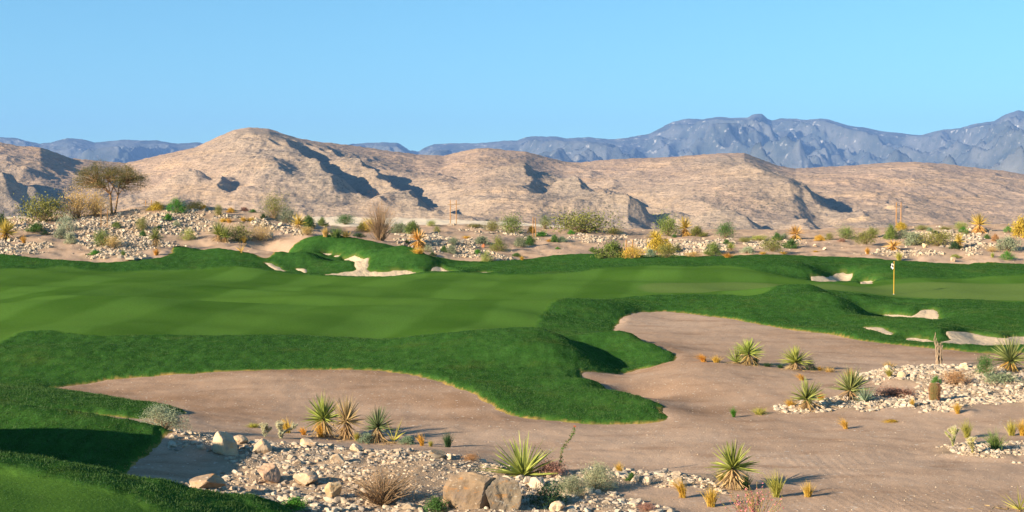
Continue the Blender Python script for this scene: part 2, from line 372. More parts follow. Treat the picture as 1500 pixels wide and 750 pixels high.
# raked / wheel lines in the sand
rx, ry = GX - 0.35 * GY, GY
near_sand = desert * (1 - sstep(55, 75, GY)) * (1 - sstep(-0.3, 0.5, stone_s))
ang = GX * 0.8 + 0.22 * (GY - 30) ** 1.15 if False else GX + 1.6 * np.sin((GY - 24) / 6.0)
rake_amt = sstep(4.0, 7.0, GX) * (1 - sstep(33, 37, GY)) * sstep(-0.2, 0.3, fbm(GX / 3, GY / 5, 2, 77) + 0.25)
G += near_sand * rake_amt * 0.0028 * np.sin(ang * 2 * math.pi / 0.22)
rk2 = sstep(-0.1, 0.35, fbm(GX / 4, GY / 4, 2, 78)) * (1 - rake_amt)
G += near_sand * rk2 * 0.004 * np.sin((GY * 0.9 + GX * 0.35 + 0.5 * perlin(GX / 3, GY / 3, 4)) * 2 * math.pi / 0.5)
# bunkers are scooped out, turf stands a little proud with a rounded lip
G -= 0.22 * sstep(0.0, 1.5, bunk_s)
G_floor = G.copy()
lipw = np.maximum(0.20, 0.0022 * GY)
rough_s = np.minimum(np.minimum(turf_s, -fair_s), -tee_s)
rough_m = sstep(-0.25, 0.25, rough_s + fbm(GX * 2, GY * 1.2, 2, 55) * 0.12)
T = G + 0.05 * np.clip(turf_s / lipw, -1.2, 1) + 0.05 * sstep(0, 0.8, turf_s) + 0.05 * rough_m
T += fbm(GX * 1.6, GY * 1.2, 3, 61) * 0.03 * rough_m
# ------------------------------------------------------------------ scene helpers
def new_mesh(name, verts, faces, attrs=None, smooth=True, uv=None):
    """faces: array (n,3) or (n,4)"""
    me = bpy.data.meshes.new(name)
    verts = np.asarray(verts, dtype=np.float32); faces = np.asarray(faces, dtype=np.int32)
    k = faces.shape[1]; nf = len(faces)
    me.vertices.add(len(verts)); me.vertices.foreach_set('co', verts.ravel())
    me.loops.add(nf * k); me.loops.foreach_set('vertex_index', faces.ravel())
    me.polygons.add(nf)
    me.polygons.foreach_set('loop_start', np.arange(0, nf * k, k, dtype=np.int32))
    me.polygons.foreach_set('use_smooth', np.full(nf, smooth, dtype=bool))
    for an, av in (attrs or {}).items():
        a = me.attributes.new(an, 'FLOAT', 'POINT'); a.data.foreach_set('value', np.asarray(av, dtype=np.float32).ravel())
    me.update(calc_edges=True); me.validate()
    return me

def mesh_mixed(name, verts, faces, smooth=False):
    me = bpy.data.meshes.new(name); me.from_pydata([tuple(v) for v in verts], [], [tuple(f) for f in faces])
    if smooth:
        me.polygons.foreach_set('use_smooth', np.ones(len(me.polygons), dtype=bool))
    me.update(); return me

def link(name, data, mat=None, parent=None, **props):
    o = bpy.data.objects.new(name, data); COL.objects.link(o)
    if mat is not None and data is not None:
        if not data.materials: data.materials.append(mat)
    if parent is not None: o.parent = parent
    for k, v in props.items():
        if v is not None: o[k] = v
    return o

def grid_faces(nr, nc, sel=None):
    idx = np.arange(nr * nc, dtype=np.int32).reshape(nr, nc)
    q = np.stack([idx[:-1, :-1], idx[:-1, 1:], idx[1:, 1:], idx[1:, :-1]], -1)
    return q.reshape(-1, 4) if sel is None else q[sel]

def grid_object(name, X, Y, Zg, mat, attrs, sel=None, **props):
    nr, nc = X.shape
    f = grid_faces(nr, nc, sel)
    used = np.unique(f); remap = np.full(nr * nc, -1, dtype=np.int32); remap[used] = np.arange(len(used), dtype=np.int32)
    v = np.stack([X.ravel()[used], Y.ravel()[used], Zg.ravel()[used]], 1)
    me = new_mesh(name, v, remap[f], {k: a.ravel()[used] for k, a in attrs.items()})
    return link(name, me, mat, **props)

# ------------------------------------------------------------------ node helpers
class NT:
    def __init__(s, name):
        s.m = bpy.data.materials.new(name); s.m.use_nodes = True
        s.t = s.m.node_tree; s.t.nodes.clear()
        s.out = s.t.nodes.new('ShaderNodeOutputMaterial')
    def n(s, typ, **kw):
        nd = s.t.nodes.new(typ)
        for k, v in kw.items(): setattr(nd, k, v)
        return nd
    def put(s, sock, v):
        if hasattr(v, 'is_linked') or hasattr(v, 'links'): s.t.links.new(v, sock)
        else: sock.default_value = v
    def pos(s):
        return s.n('ShaderNodeNewGeometry').outputs['Position']
    def obj(s):
        return s.n('ShaderNodeTexCoord').outputs['Object']
    def mapping(s, vec, scale=(1, 1, 1), rot=(0, 0, 0), loc=(0, 0, 0)):
        m = s.n('ShaderNodeMapping'); s.put(m.inputs['Vector'], vec)
        m.inputs['Scale'].default_value = scale; m.inputs['Rotation'].default_value = rot; m.inputs['Location'].default_value = loc
        return m.outputs[0]
    def noise(s, vec, scale, detail=3, rough=0.55, distort=0.0):
        x = s.n('ShaderNodeTexNoise'); s.put(x.inputs['Vector'], vec)
        x.inputs['Scale'].default_value = scale; x.inputs['Detail'].default_value = detail; x.inputs['Roughness'].default_value = rough; x.inputs['Distortion'].default_value = distort
        return x.outputs['Fac']
    def voro(s, vec, scale, out='Distance', feature='F1'):
        x = s.n('ShaderNodeTexVoronoi', feature=feature); s.put(x.inputs['Vector'], vec); x.inputs['Scale'].default_value = scale
        return x.outputs[out]
    def rng(s, v, a, b, c=0.0, d=1.0, smooth=True):
        x = s.n('ShaderNodeMapRange', interpolation_type='SMOOTHSTEP' if smooth else 'LINEAR'); s.put(x.inputs[0], v)
        for i, q in enumerate((a, b, c, d)): x.inputs[i + 1].default_value = q
        return x.outputs[0]
    def math(s, op, a, b=0.0):
        x = s.n('ShaderNodeMath', operation=op); s.put(x.inputs[0], a); s.put(x.inputs[1], b); return x.outputs[0]
    def mix(s, fac, a, b, blend='MIX'):
        x = s.n('ShaderNodeMix', data_type='RGBA', blend_type=blend); s.put(x.inputs[0], fac)
        s.put(x.inputs[6], a if not isinstance(a, tuple) else (*a, 1)); s.put(x.inputs[7], b if not isinstance(b, tuple) else (*b, 1))
        return x.outputs[2]
    def attr(s, name):
        x = s.n('ShaderNodeAttribute', attribute_name=name); return x.outputs['Fac']
    def objcol(s):
        return s.n('ShaderNodeObjectInfo').outputs['Color']
    def rand(s):
        return s.n('ShaderNodeObjectInfo').outputs['Random']
    def island(s):
        return s.n('ShaderNodeNewGeometry').outputs['Random Per Island']
    def scale_col(s, col, v):
        return s.mix(1.0, col, s.comb(v), 'MULTIPLY')
    def comb(s, v):
        x = s.n('ShaderNodeCombineColor'); 
        for i in range(3): s.put(x.inputs[i], v)
        return x.outputs[0]
    def bump(s, h, strength=0.5, dist=0.05):
        x = s.n('ShaderNodeBump'); x.inputs['Strength'].default_value = strength; x.inputs['Distance'].default_value = dist
        s.put(x.inputs['Height'], h); return x.outputs[0]
    def finish(s, col, rough=0.9, spec=0.2, normal=None, transl=None):
        b = s.n('ShaderNodeBsdfPrincipled'); s.put(b.inputs['Base Color'], col if not isinstance(col, tuple) else (*col, 1))
        s.put(b.inputs['Roughness'], rough); b.inputs['Specular IOR Level'].default_value = spec
        if normal is not None: s.put(b.inputs['Normal'], normal)
        sh = b.outputs[0]
        if transl:
            tr = s.n('ShaderNodeBsdfTranslucent'); s.put(tr.inputs[0], col if not isinstance(col, tuple) else (*col, 1))
            mx = s.n('ShaderNodeMixShader'); mx.inputs[0].default_value = transl
            s.t.links.new(sh, mx.inputs[1]); s.t.links.new(tr.outputs[0], mx.inputs[2]); sh = mx.outputs[0]
        s.t.links.new(sh, s.out.inputs['Surface'])
        return s.m

# ------------------------------------------------------------------ materials of the setting
def mat_ground():
    k = NT('desert_ground'); p = k.pos()
    big = k.noise(p, 0.16, 4, 0.55); mid = k.noise(k.mapping(p, (0.5, 1, 1), (0, 0, 0.5)), 0.9, 4, 0.6); grain = k.noise(p, 17, 3, 0.7); speck = k.noise(p, 42, 2, 0.5)
    c = k.mix(k.rng(big, 0.35, 0.65), SAND_A, SAND_B)
    c = k.mix(k.math('MULTIPLY', k.rng(mid, 0.50, 0.72), 0.7), c, SAND_DARK)
    c = k.mix(k.attr('damp_shade'), c, SAND_DARK)
    c = k.mix(k.attr('pale'), c, (0.70, 0.58, 0.43))
    c = k.mix(k.math('MULTIPLY', k.attr('stone'), 0.75), c, k.mix(k.noise(p, 6, 3), (0.22, 0.155, 0.10), (0.36, 0.27, 0.185)))
    c = k.scale_col(c, k.rng(grain, 0.25, 0.75, 0.80, 1.18, False))
    c = k.mix(k.rng(k.noise(p, 11, 1, 0.3), 0.71, 0.76), c, (0.5, 0.43, 0.36))
    h = k.math('ADD', k.math('MULTIPLY', grain, 0.7), k.math('MULTIPLY', speck, 0.3))
    return k.finish(c, 1.0, 0.0, k.bump(h, 0.55, 0.035))

def mat_bunker():
    k = NT('bunker_sand'); p = k.pos()
    c = k.mix(k.noise(p, 1.3, 3), (0.46, 0.355, 0.24), (0.55, 0.435, 0.305))
    return k.finish(c, 1.0, 0.0, k.bump(k.noise(p, 3.5, 4, 0.65), 0.9, 0.12))

def mat_turf():
    k = NT('mown_turf'); p = k.pos()
    n1 = k.noise(p, 0.12, 3); n2 = k.noise(p, 1.4, 4, 0.6); n3 = k.noise(p, 14, 3, 0.7); n4 = k.noise(k.mapping(p, (1.0, 0.25, 1), (0, 0, 0.35)), 4.0, 3, 0.6)
    # mowing stripes on the fairway: broad straight passes, slightly wavering
    sep = k.n('ShaderNodeSeparateXYZ'); k.put(sep.inputs[0], p)
    a = k.math('ADD', sep.outputs[0], k.math('MULTIPLY', sep.outputs[1], -0.16))
    a = k.math('ADD', a, k.math('MULTIPLY', n1, 2.0))
    st = k.rng(k.math('SINE', k.math('MULTIPLY', a, 1.05)), -0.4, 0.4)
    fair = k.mix(st, FAIR_A, FAIR_B)
    fair = k.mix(k.rng(n1, 0.35, 0.7), fair, k.mix(n2, FAIR_C, FAIR_B))
    fair = k.mix(k.math('MULTIPLY', k.rng(n2, 0.5, 0.75), 0.35), fair, (0.070, 0.118, 0.024))
    green = k.mix(n2, (0.088, 0.146, 0.034), (0.108, 0.164, 0.044))
    rough = k.mix(k.rng(n2, 0.3, 0.7), ROUGH_A, ROUGH_B)
    rough = k.scale_col(rough, k.rng(k.math('ADD', k.math('MULTIPLY', n4, 0.5), k.math('MULTIPLY', n3, 0.5)), 0.3, 0.7, 0.6, 1.3, False))
    rough = k.mix(k.math('MULTIPLY', k.rng(k.noise(p, 0.45, 4, 0.6), 0.52, 0.72), 0.45), rough, (0.058, 0.090, 0.018))
    c = k.mix(k.attr('rough'), fair, rough)
    c = k.mix(k.attr('green'), c, green)
    n5 = k.noise(k.mapping(p, (1.6, 3.5, 1), (0, 0, 0.1)), 9.0, 3, 0.7)
    c = k.scale_col(c, k.rng(n3, 0.25, 0.75, 0.82, 1.18, False))
    c = k.scale_col(c, k.rng(n5, 0.25, 0.75, 0.80, 1.20, False))
    c = k.mix(k.math('MULTIPLY', k.attr('dry'), k.rng(k.noise(p, 1.1, 3), 0.35, 0.6, 0.35, 1.0)), c, k.mix(n3, (0.30, 0.17, 0.05), (0.42, 0.27, 0.10)))
    bh = k.math('ADD', k.math('MULTIPLY', n3, 0.6), k.math('MULTIPLY', n4, 0.4))
    nb = k.bump(bh, 0.45, 0.05)
    return k.finish(c, 1.0, 0.0, nb)

def mat_hills():
    k = NT('desert_hills'); p = k.pos()
    n0 = k.noise(p, 0.0035, 4, 0.6); n1 = k.noise(p, 0.018, 5, 0.65); n2 = k.noise(p, 0.09, 4, 0.7); n3 = k.noise(p, 0.25, 2, 0.7)
    strata = k.noise(k.mapping(p, (0.25, 0.25, 2.2), (0.0, 0.25, 0)), 0.03, 4, 0.6)
    c = k.mix(k.rng(n0, 0.35, 0.65), HILL_A, HILL_B)
    c = k.mix(k.rng(strata, 0.48, 0.62), c, HILL_C)
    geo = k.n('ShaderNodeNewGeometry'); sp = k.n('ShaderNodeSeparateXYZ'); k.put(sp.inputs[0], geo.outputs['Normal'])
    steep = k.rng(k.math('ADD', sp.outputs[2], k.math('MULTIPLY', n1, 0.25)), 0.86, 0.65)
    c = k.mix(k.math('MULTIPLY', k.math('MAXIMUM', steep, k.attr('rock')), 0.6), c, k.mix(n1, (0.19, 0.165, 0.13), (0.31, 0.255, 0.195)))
    c = k.mix(k.math('MULTIPLY', k.rng(n2, 0.52, 0.68), 0.7), c, (0.175, 0.135, 0.095))
    c = k.mix(k.math('MULTIPLY', k.rng(n3, 0.57, 0.64), k.rng(k.noise(p, 0.008, 4, 0.6), 0.40, 0.62, 0.15, 1.0)), c, (0.115, 0.10, 0.068))
    c = k.mix(k.math('MULTIPLY', k.rng(k.noise(p, 0.11, 3, 0.6), 0.62, 0.74), 0.5), c, (0.46, 0.36, 0.26))
    c = k.mix(k.attr('cliff'), c, k.mix(n2, (0.40, 0.28, 0.17), (0.46, 0.34, 0.22)))
    led = k.noise(k.mapping(p, (0.35, 0.35, 2.6), (0.0, 0.22, 0)), 0.05, 5, 0.7)
    h = k.math('ADD', k.math('MULTIPLY', n2, 0.45), k.math('MULTIPLY', led, 0.9))
    return k.finish(c, 1.0, 0.0, k.bump(h, 0.7, 9.0))

def mat_mountains():
    k = NT('far_mountains'); p = k.pos()
    n0 = k.noise(p, 0.0011, 4, 0.6); n1 = k.noise(p, 0.004, 5, 0.65); n2 = k.noise(p, 0.016, 3, 0.7)
    c = k.mix(k.rng(n1, 0.35, 0.65), (0.05, 0.062, 0.06), (0.12, 0.125, 0.12))
    c = k.mix(k.rng(n2, 0.5, 0.7), c, (0.06, 0.07, 0.055))
    sp = k.n('ShaderNodeSeparateXYZ'); k.put(sp.inputs[0], p)
    hgt = k.rng(sp.outputs[2], 250, 900)
    pat = k.math('MULTIPLY', k.rng(k.noise(p, 0.017, 4, 0.65), 0.59, 0.70), k.math('ADD', k.math('MULTIPLY', hgt, 0.8), 0.12))
    c = k.mix(pat, c, (0.50, 0.48, 0.45))
    c = k.mix(k.attr('foot'), c, (0.30, 0.27, 0.22))
    return k.finish(c, 1.0, 0.0, k.bump(n1, 0.6, 60.0))

SAND_A, SAND_B, SAND_DARK = (0.385, 0.268, 0.190), (0.425, 0.302, 0.218), (0.255, 0.160, 0.103)
FAIR_A, FAIR_B, FAIR_C = (0.047, 0.110, 0.016), (0.069, 0.148, 0.025), (0.060, 0.124, 0.019)
ROUGH_A, ROUGH_B = (0.025, 0.078, 0.014), (0.040, 0.104, 0.021)
HILL_A, HILL_B, HILL_C = (0.335, 0.236, 0.17), (0.36, 0.264, 0.195), (0.40, 0.275, 0.18)

M_GROUND, M_BUNKER, M_TURF, M_HILLS, M_MOUNT = mat_ground(), mat_bunker(), mat_turf(), mat_hills(), mat_mountains()

# ------------------------------------------------------------------ ground sheet out to the horizon
FV = np.log(300.0) + (math.log(46000.0) - math.log(300.0)) * (np.arange(1, 111) / 110.0)
FY = np.exp(FV)[:, None] * np.ones((1, NU)); FX = U[None, :] * FY
fz = G[-1][None, :] * (1 - sstep(300, 640, FY)) + sstep(300, 640, FY) * (-16 + fbm(FX / 160, FY / 160, 3, 91) * 2.0)
GZall = np.vstack([G - 0.06 * sstep(0.1, 0.4, turf_s), fz])
GXall = np.vstack([GX, FX]); GYall = np.vstack([GY, FY])
stone_soft = sstep(-0.4, 0.4, stone_s + fbm(GX / 1.5, GY / 1.5, 3, 14) * 0.6)
damp_shade = sstep(0.05, 0.55, fbm(GX / 4.5, GY / 2.2, 3, 33) + 0.1) * near_sand * (0.25 + 0.75 * sstep(2.8, 0.3, -turf_s) * sstep(40, 43, GY))
damp_shade = np.maximum(damp_shade, sstep(7.0, 0.2, -turf_s) * near_sand * (0.72 + 0.45 * fbm(GX / 3, GY / 1.5, 2, 35)) * sstep(38, 42, GY))  # moist streaks plus painted shade of the hollow's faces, darker towards the turf
pale = sstep(175, 215, GY) * 1.0
ext = lambda a, v=0.0: np.vstack([a, np.full(FX.shape, v)])
grid_object('desert_ground', GXall, GYall, GZall, M_GROUND, {'stone': ext(stone_soft), 'damp_shade': ext(np.clip(damp_shade, 0, 1)), 'pale': ext(pale, 0.9)}, kind='structure')

def cell_any(mask):
    return mask[:-1, :-1] | mask[1:, :-1] | mask[:-1, 1:] | mask[1:, 1:]

dry = sstep(0.0006 * GY, -0.04, turf_s + fbm(GX * 2.2, GY * 2, 2, 18) * 0.05) * (0.85 - 0.6 * sstep(0, 0.3, bunk_s + 0.8))
grid_object('golf_turf', GX, GY, T, M_TURF, {'rough': rough_m, 'green': sstep(-0.3, 0.5, green_s), 'dry': dry}, sel=cell_any(turf_s > -1.15 * lipw), kind='structure')
grid_object('bunker_sand', GX, GY, G + 0.03 * np.clip(bunk_s / 0.1, -2, 1), M_BUNKER, {}, sel=cell_any(bunk_s > -0.15), kind='structure')

# ------------------------------------------------------------------ hills 1.5 - 3 km away
def interp_profile(pts, u):
    a = np.array(pts); return [np.interp(u, (a[:, 0] - 750) / F / 1.0, a[:, i]) for i in range(1, a.shape[1])]

def crest_height(py, D):
    # height of a point at distance D seen at row py
    b = (375.0 - py) / F
    return CAM_Z + D * (-SP + b * CP) / (CP + b * SP)

def hills():
    u = np.concatenate([np.linspace(-0.60, -0.39, 120, endpoint=False), np.linspace(-0.39, 0.39, 1000), np.linspace(0.39, 0.60, 121)[1:]])
    crest = [(-600,235,2500),(-300,225,2400),(-100,214,2350),(0,208,2350),(30,214,2350),(60,216,2350),(85,224,2400),(105,232,2450),(150,236,2500),(185,239,2550),(215,232,2550),(260,222,2500),(290,215,2500),(320,200,2500),(345,190.5,2500),(365,187,2500),(395,189,2500),
             (420,197,2500),(440,203,2520),(470,208,2550),(500,211,2600),(530,215,2650),(570,221,2700),(610,226,2750),(650,228,2750),(675,222,2700),(700,217,2650),(720,217,2650),(740,220,2650),(770,222,2650),(800,230,2700),(830,237,2750),(850,238,2750),(900,233,2700),(960,231,2700),
             (1010,228,2650),(1050,225,2600),(1090,224,2600),(1110,232,2620),(1140,243,2700),(1165,247,2800),(1200,245,2850),(1250,242,2850),(1300,238,2850),(1340,237,2850),(1390,241,2850),(1430,246,2850),(1470,250,2850),(1500,256,2850),(1700,272,2850),(2100,270,2850)]
    py, Dc = interp_profile(crest, u)
    t = np.concatenate([np.linspace(0, 1, 420), 1 + (np.arange(1, 41) / 40.0) * 0.5])
    Dfoot = 1500 + 90 * perlin(u * 9, u * 0 + 0.5, 71)
    Dg = Dfoot[None] + (Dc - Dfoot)[None] * t[:, None]
    X = u[None] * Dg; Y = Dg
    Hc = crest_height(py, Dc)[None]
    zf = -22.0
    tt = np.clip(t, 0, 1)[:, None]
    prof = 0.72 * tt + 0.28 * sstep(0, 1, tt)
    kk = np.exp(-np.linspace(-2.4, 2.4, 111) ** 2); kk /= kk.sum()
    Hs = np.convolve(np.pad(Hc[0], 55, mode='edge'), kk, 'valid')[None]
    Hm = Hs + (Hc - Hs) * sstep(0.55, 1.0, tt) ** 2
    base = zf + (Hm - zf) * prof
    back = np.clip(t - 1, 0, 1)[:, None]
    base = base - back * 2 * (Hc - zf) * 0.6
    fade = (1 - sstep(0.80, 1.0, tt)) * sstep(0.0, 0.12, tt)
    # relief: broad ribs that run down the slope to the right, then crags
    qx = X * 0.8 + Y * 0.55; qy = -X * 0.55 + Y * 0.8
    warp = fbm(X / 300, Y / 300, 3, 101) * 60
    z = base + fade * (fbm(X / 420, Y / 420, 3, 103) * 8)
    ribs = ridged((X * 0.85 + Y * 0.5 + warp) / 210, (Y * 0.8 - X * 0.5) / 520, 3, 105) - 1.0
    z += fade * ribs * 7
    for per, ampl, sd in ((190, 8.5, 161), (95, 3.6, 171)):
        sw = (X * 0.86 + Y * 0.5 + warp * 0.7 + fbm(X / 160, Y / 200, 2, sd) * per * 0.35) / per
        fr = sw - np.floor(sw)
        saw = np.where(fr < 0.86, (fr / 0.86) ** 1.6, (1 - fr) / 0.14)
        z += fade * ampl * saw * sstep(-0.05, 0.45, fbm(X / 260, Y / 330, 2, sd + 3))
    rockzone = np.zeros_like(z)
    # spurs with a shaded right flank: pixel lines
    spurs = [
     ([(405,197),(417,222),(443,243),(467,260),(483,280),(492,300)], 16, 60, 1.0),
     ([(443,208),(473,216),(500,233),(540,256),(560,272),(590,290),(612,306),(617,318)], 20, 60, 1.0),
     ([(470,262),(500,280),(520,297),(535,310)], 12, 50, 1.0),
     ([(771,262),(776,275),(772,295)], 7, 35, .5),
     ([(797,254),(812,264),(835,279),(852,289),(879,301),(909,314),(935,334)], 17, 60, 1.0),
     ([(903,279),(933,294),(967,304),(993,320)], 13, 50, 1.0),
     ([(880,268),(900,290),(925,312),(945,330)], 8, 45, .7),
     ([(1083,229),(1110,248),(1140,268),(1160,284),(1187,298),(1222,308)], 13, 50, 1.0),
     ([(1067,312),(1100,322),(1115,332),(1132,346)], 16, 60, 1.0),
     ([(1177,278),(1197,294),(1212,305)], 9, 45, .6),
     ([(1115,255),(1132,275),(1165,310),(1195,340)], 7, 40, .5),
     ([(-60,240),(0,259),(30,273),(63,292)], 22, 70, 1.0),
     ([(-40,280),(0,292),(40,318)], 10, 50, 1.0),
     ([(272,270),(283,280),(292,290)], 7, 35, .5),
     ([(290,266),(297,275),(302,284)], 7, 35, .5),
     ([(330,272),(325,285),(321,294)], 9, 35, .5),
     ([(385,245),(400,262),(420,285)], 6, 40, .6),
     ([(640,252),(650,265),(655,280)], 6, 40, .4),
     ([(1008,306),(1020,314),(1028,322)], 9, 50, .3),
     ([(1225,287),(1232,295)], 6, 40, .3),
    ]
    s_u = u
    def base_at(uu, tq):
        i = np.interp(uu, u, np.arange(len(u))); j = np.interp(tq, t, np.arange(len(t)))
        return z[int(round(j)), int(round(i))]
    for line, hgt, rad, rk in spurs:
        pts = []
        for px, py_ in line:
            d = ray(px, py_); uu = d[0] / d[1]
            ii = int(round(np.interp(uu, u, np.arange(len(u)))))
            zz = CAM_Z + Dg[:, ii] * d[2] / d[1]
            k = np.nonzero((zz <= base[:, ii] + hgt * 0.8))[0]
            k = k[0] if len(k) else 200
            pts.append((uu * Dg[k, ii], Dg[k, ii]))
        pts = np.array(pts)
        lo = pts.min(0) - 500; hi_ = pts.max(0) + 500
        m = (X > lo[0]) & (X < hi_[0]) & (Y > lo[1]) & (Y < hi_[1])
        x = X[m]; y = Y[m]
        wv = fbm(x / 70, y / 70, 3, 131) * 9
        x = x + wv; y = y + wv * 0.4
        best = np.full(x.shape, 1e9); side = np.zeros(x.shape); al = np.zeros(x.shape)
        L = 0
        for (ax, ay), (bx, by) in zip(pts[:-1], pts[1:]):
            ex, ey = bx - ax, by - ay; l2 = ex * ex + ey * ey + 1e-9
            tq = np.clip(((x - ax) * ex + (y - ay) * ey) / l2, 0, 1)
            dx = x - ax - tq * ex; dy = y - ay - tq * ey
            dd = np.sqrt(dx * dx + dy * dy)
            sd = ex * (y - ay) - ey * (x - ax)
            b = dd < best
            best = np.where(b, dd, best); side = np.where(b, np.sign(sd), side); al = np.where(b, L + tq * math.sqrt(l2), al)
            L += math.sqrt(l2)
        # the line runs towards the camera and to the right: the far right flank has positive side
        amp = hgt * 1.05 * (0.92 + 0.25 * perlin(al / 90, al * 0 + hgt, 140)) * sstep(0, 0.12, al / L + 0.03) * sstep(1.0, 0.9, al / L)
        left = np.exp(-(best / (rad * 2.6)) ** 1.3)
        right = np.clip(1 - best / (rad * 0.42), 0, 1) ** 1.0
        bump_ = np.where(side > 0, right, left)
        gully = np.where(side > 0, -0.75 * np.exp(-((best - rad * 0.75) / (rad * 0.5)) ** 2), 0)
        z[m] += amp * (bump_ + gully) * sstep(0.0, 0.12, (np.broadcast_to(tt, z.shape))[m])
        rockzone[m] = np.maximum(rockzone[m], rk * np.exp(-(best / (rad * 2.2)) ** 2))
    crag = ridged(X / 40 + warp / 60, Y / 52, 5, 107, 0.6) - 1.15
    z += (0.35 + 0.65 * np.clip(rockzone, 0, 1)) * crag * 2.0 * np.clip(fade + 0.25, 0, 1)
    z += fbm(X / 14, Y / 14, 2, 109) * 1.0
    los = CAM_Z + (Hc - CAM_Z) * Dg / Dc[None]
    lim = los - 22 * (1 - tt); kn = 8 * (1 - tt) + 0.4
    z = np.where(tt < 1.0, np.where(z > lim - kn, lim - kn + kn * np.tanh((z - lim + kn) / kn), z), z)
    # two small cut cliffs low on the right-hand hill
    cl = np.zeros_like(z)
    for cx, cy, w in ((1255, 326, 26), (1318, 306, 16)):
        uu = (cx - 750) / F
        ii = int(np.argmin(abs(u - uu))); d = ray(cx, cy); zz = CAM_Z + Dg[:, ii] * d[2] / d[1]
        k = np.nonzero(zz <= z[:, ii])[0]; k = k[0] if len(k) else 60
        x0, y0 = X[k, ii], Y[k, ii]
        rr = np.abs((X - x0) + fbm(X / 20, Y / 20, 2, 3) * 10) / (w / F * y0)
        dyy = (Y - y0)
        stepz = sstep(-6, 14, dyy) * 5 * (1 - sstep(0.7, 1.1, rr)) * np.exp(-np.clip(dyy, 0, 400) / 130)
        z += stepz + stepz * 0.25 * perlin(X / 9, Y / 30, 9)
        cl = np.maximum(cl, (1 - sstep(0.8, 1.1, rr)) * sstep(-12, -4, dyy) * (1 - sstep(14, 24, dyy)) * sstep(-.3, .1, perlin(X / 13, Y / 60, 10)))
    greyz = sstep(0.0, 0.5, fbm(X / 350, Y / 350, 3, 150) - 0.1) * (1 - tt) * 0.8
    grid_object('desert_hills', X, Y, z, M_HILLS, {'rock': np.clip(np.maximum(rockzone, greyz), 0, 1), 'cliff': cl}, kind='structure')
hills()

def mountains():
    u = np.concatenate([np.linspace(-0.60, -0.39, 90, endpoint=False), np.linspace(-0.39, 0.39, 900), np.linspace(0.39, 0.60, 91)[1:]])
    crest = [(-600,190,13000),(-300,195,13000),(-100,203,13000),(0,201,13000),(30,203,13000),(60,211,13000),(75,209,13000),(100,202,13000),(120,203.5,13000),(140,209,13000),(165,206.5,13000),(190,204.5,13000),(230,206,13000),(260,210,13000),(290,209,13000),(320,214,13000),(420,216,13000),(500,213,13000),
             (520,210.5,13500),(540,209.5,13500),(560,208,13500),(582,209,13500),(592,215,13500),(602,221,13800),(614,221.5,14000),(622,216,14000),(635,211,14000),(645,211,14000),(660,209.5,14000),(700,210,14000),(720,208,14000),(740,206,14000),(758,206,14000),(770,200.5,14000),(785,199,14000),(800,200.5,14000),(815,199.5,14000),(830,202,14000),(860,201,14000),(880,203,14000),(900,204,14000),(920,201.5,14000),(950,196,14200),(970,186,14300),(985,178.5,14400),(1000,175,14400),(1010,174,14400),(1030,175,14400),(1050,171.5,14400),(1070,172.5,14400),(1095,171.5,14400),
             (1100,168,14400),(1106,167,14400),(1116,167.5,14400),(1123,174,14400),(1130,176.5,14400),(1145,173.5,14400),(1160,174,14400),(1180,175.5,14400),(1200,173.5,14400),(1210,174.5,14400),(1230,181,14400),(1245,185,14400),(1270,188,14400),(1295,193,14400),(1320,196,14400),(1345,198,14400),(1360,195,14400),(1380,190,14300),(1405,187,14200),(1430,181,14200),(1455,177,14100),(1465,171,14000),(1478,165,14000),(1490,162,14000),(1500,164,14000),(1560,160,14000),(1700,175,14000),(2000,190,14000)]
    py, Dc = interp_profile(crest, u)
    t = np.concatenate([np.linspace(0, 1, 330), 1 + (np.arange(1, 31) / 30.0) * 0.4])
    Dfoot = np.full_like(u, 8200.0)
    Dg = Dfoot[None] + (Dc - Dfoot)[None] * t[:, None]
    X = u[None] * Dg; Y = Dg
    Hc = crest_height(py, Dc)[None]; zf = -60.0
    tt = np.clip(t, 0, 1)[:, None]
    prof = 0.45 * tt + 0.55 * tt ** 2.2
    z = zf + (Hc - zf) * prof - np.clip(t - 1, 0, 1)[:, None] * (Hc - zf) * 1.4
    fade = (1 - sstep(0.78, 1.0, tt)) * sstep(0.0, 0.15, tt)
    warp = fbm(X / 1900, Y / 1900, 3, 201) * 420
    r = ridged((X + 0.45 * Y + warp) / 1500, (Y * 0.9 - 0.3 * X + warp) / 2600, 5, 203, 0.55) - 1.1
    z += fade * r * (110 + 0.36 * (Hc - zf))
    z += (0.25 + 0.75 * fade) * (ridged(X / 360, Y / 480, 5, 207, 0.6) - 1.25) * 30 * sstep(0, .1, tt)
    los = CAM_Z + (Hc - CAM_Z) * Dg / Dc[None]
    lim = los - 120 * (1 - tt); kn = 60 * (1 - tt) + 2
    z = np.where(tt < 1.0, np.where(z > lim - kn, lim - kn + kn * np.tanh((z - lim + kn) / kn), z), z)
    foot = 0.2 * sstep(0.16, 0.03, tt + 0.12 * fbm(X / 900, Y / 900, 2, 211)) * 0.8 * np.ones_like(X)
    grid_object('blue_mountains', X, Y, z, M_MOUNT, {'foot': foot}, kind='structure')
mountains()

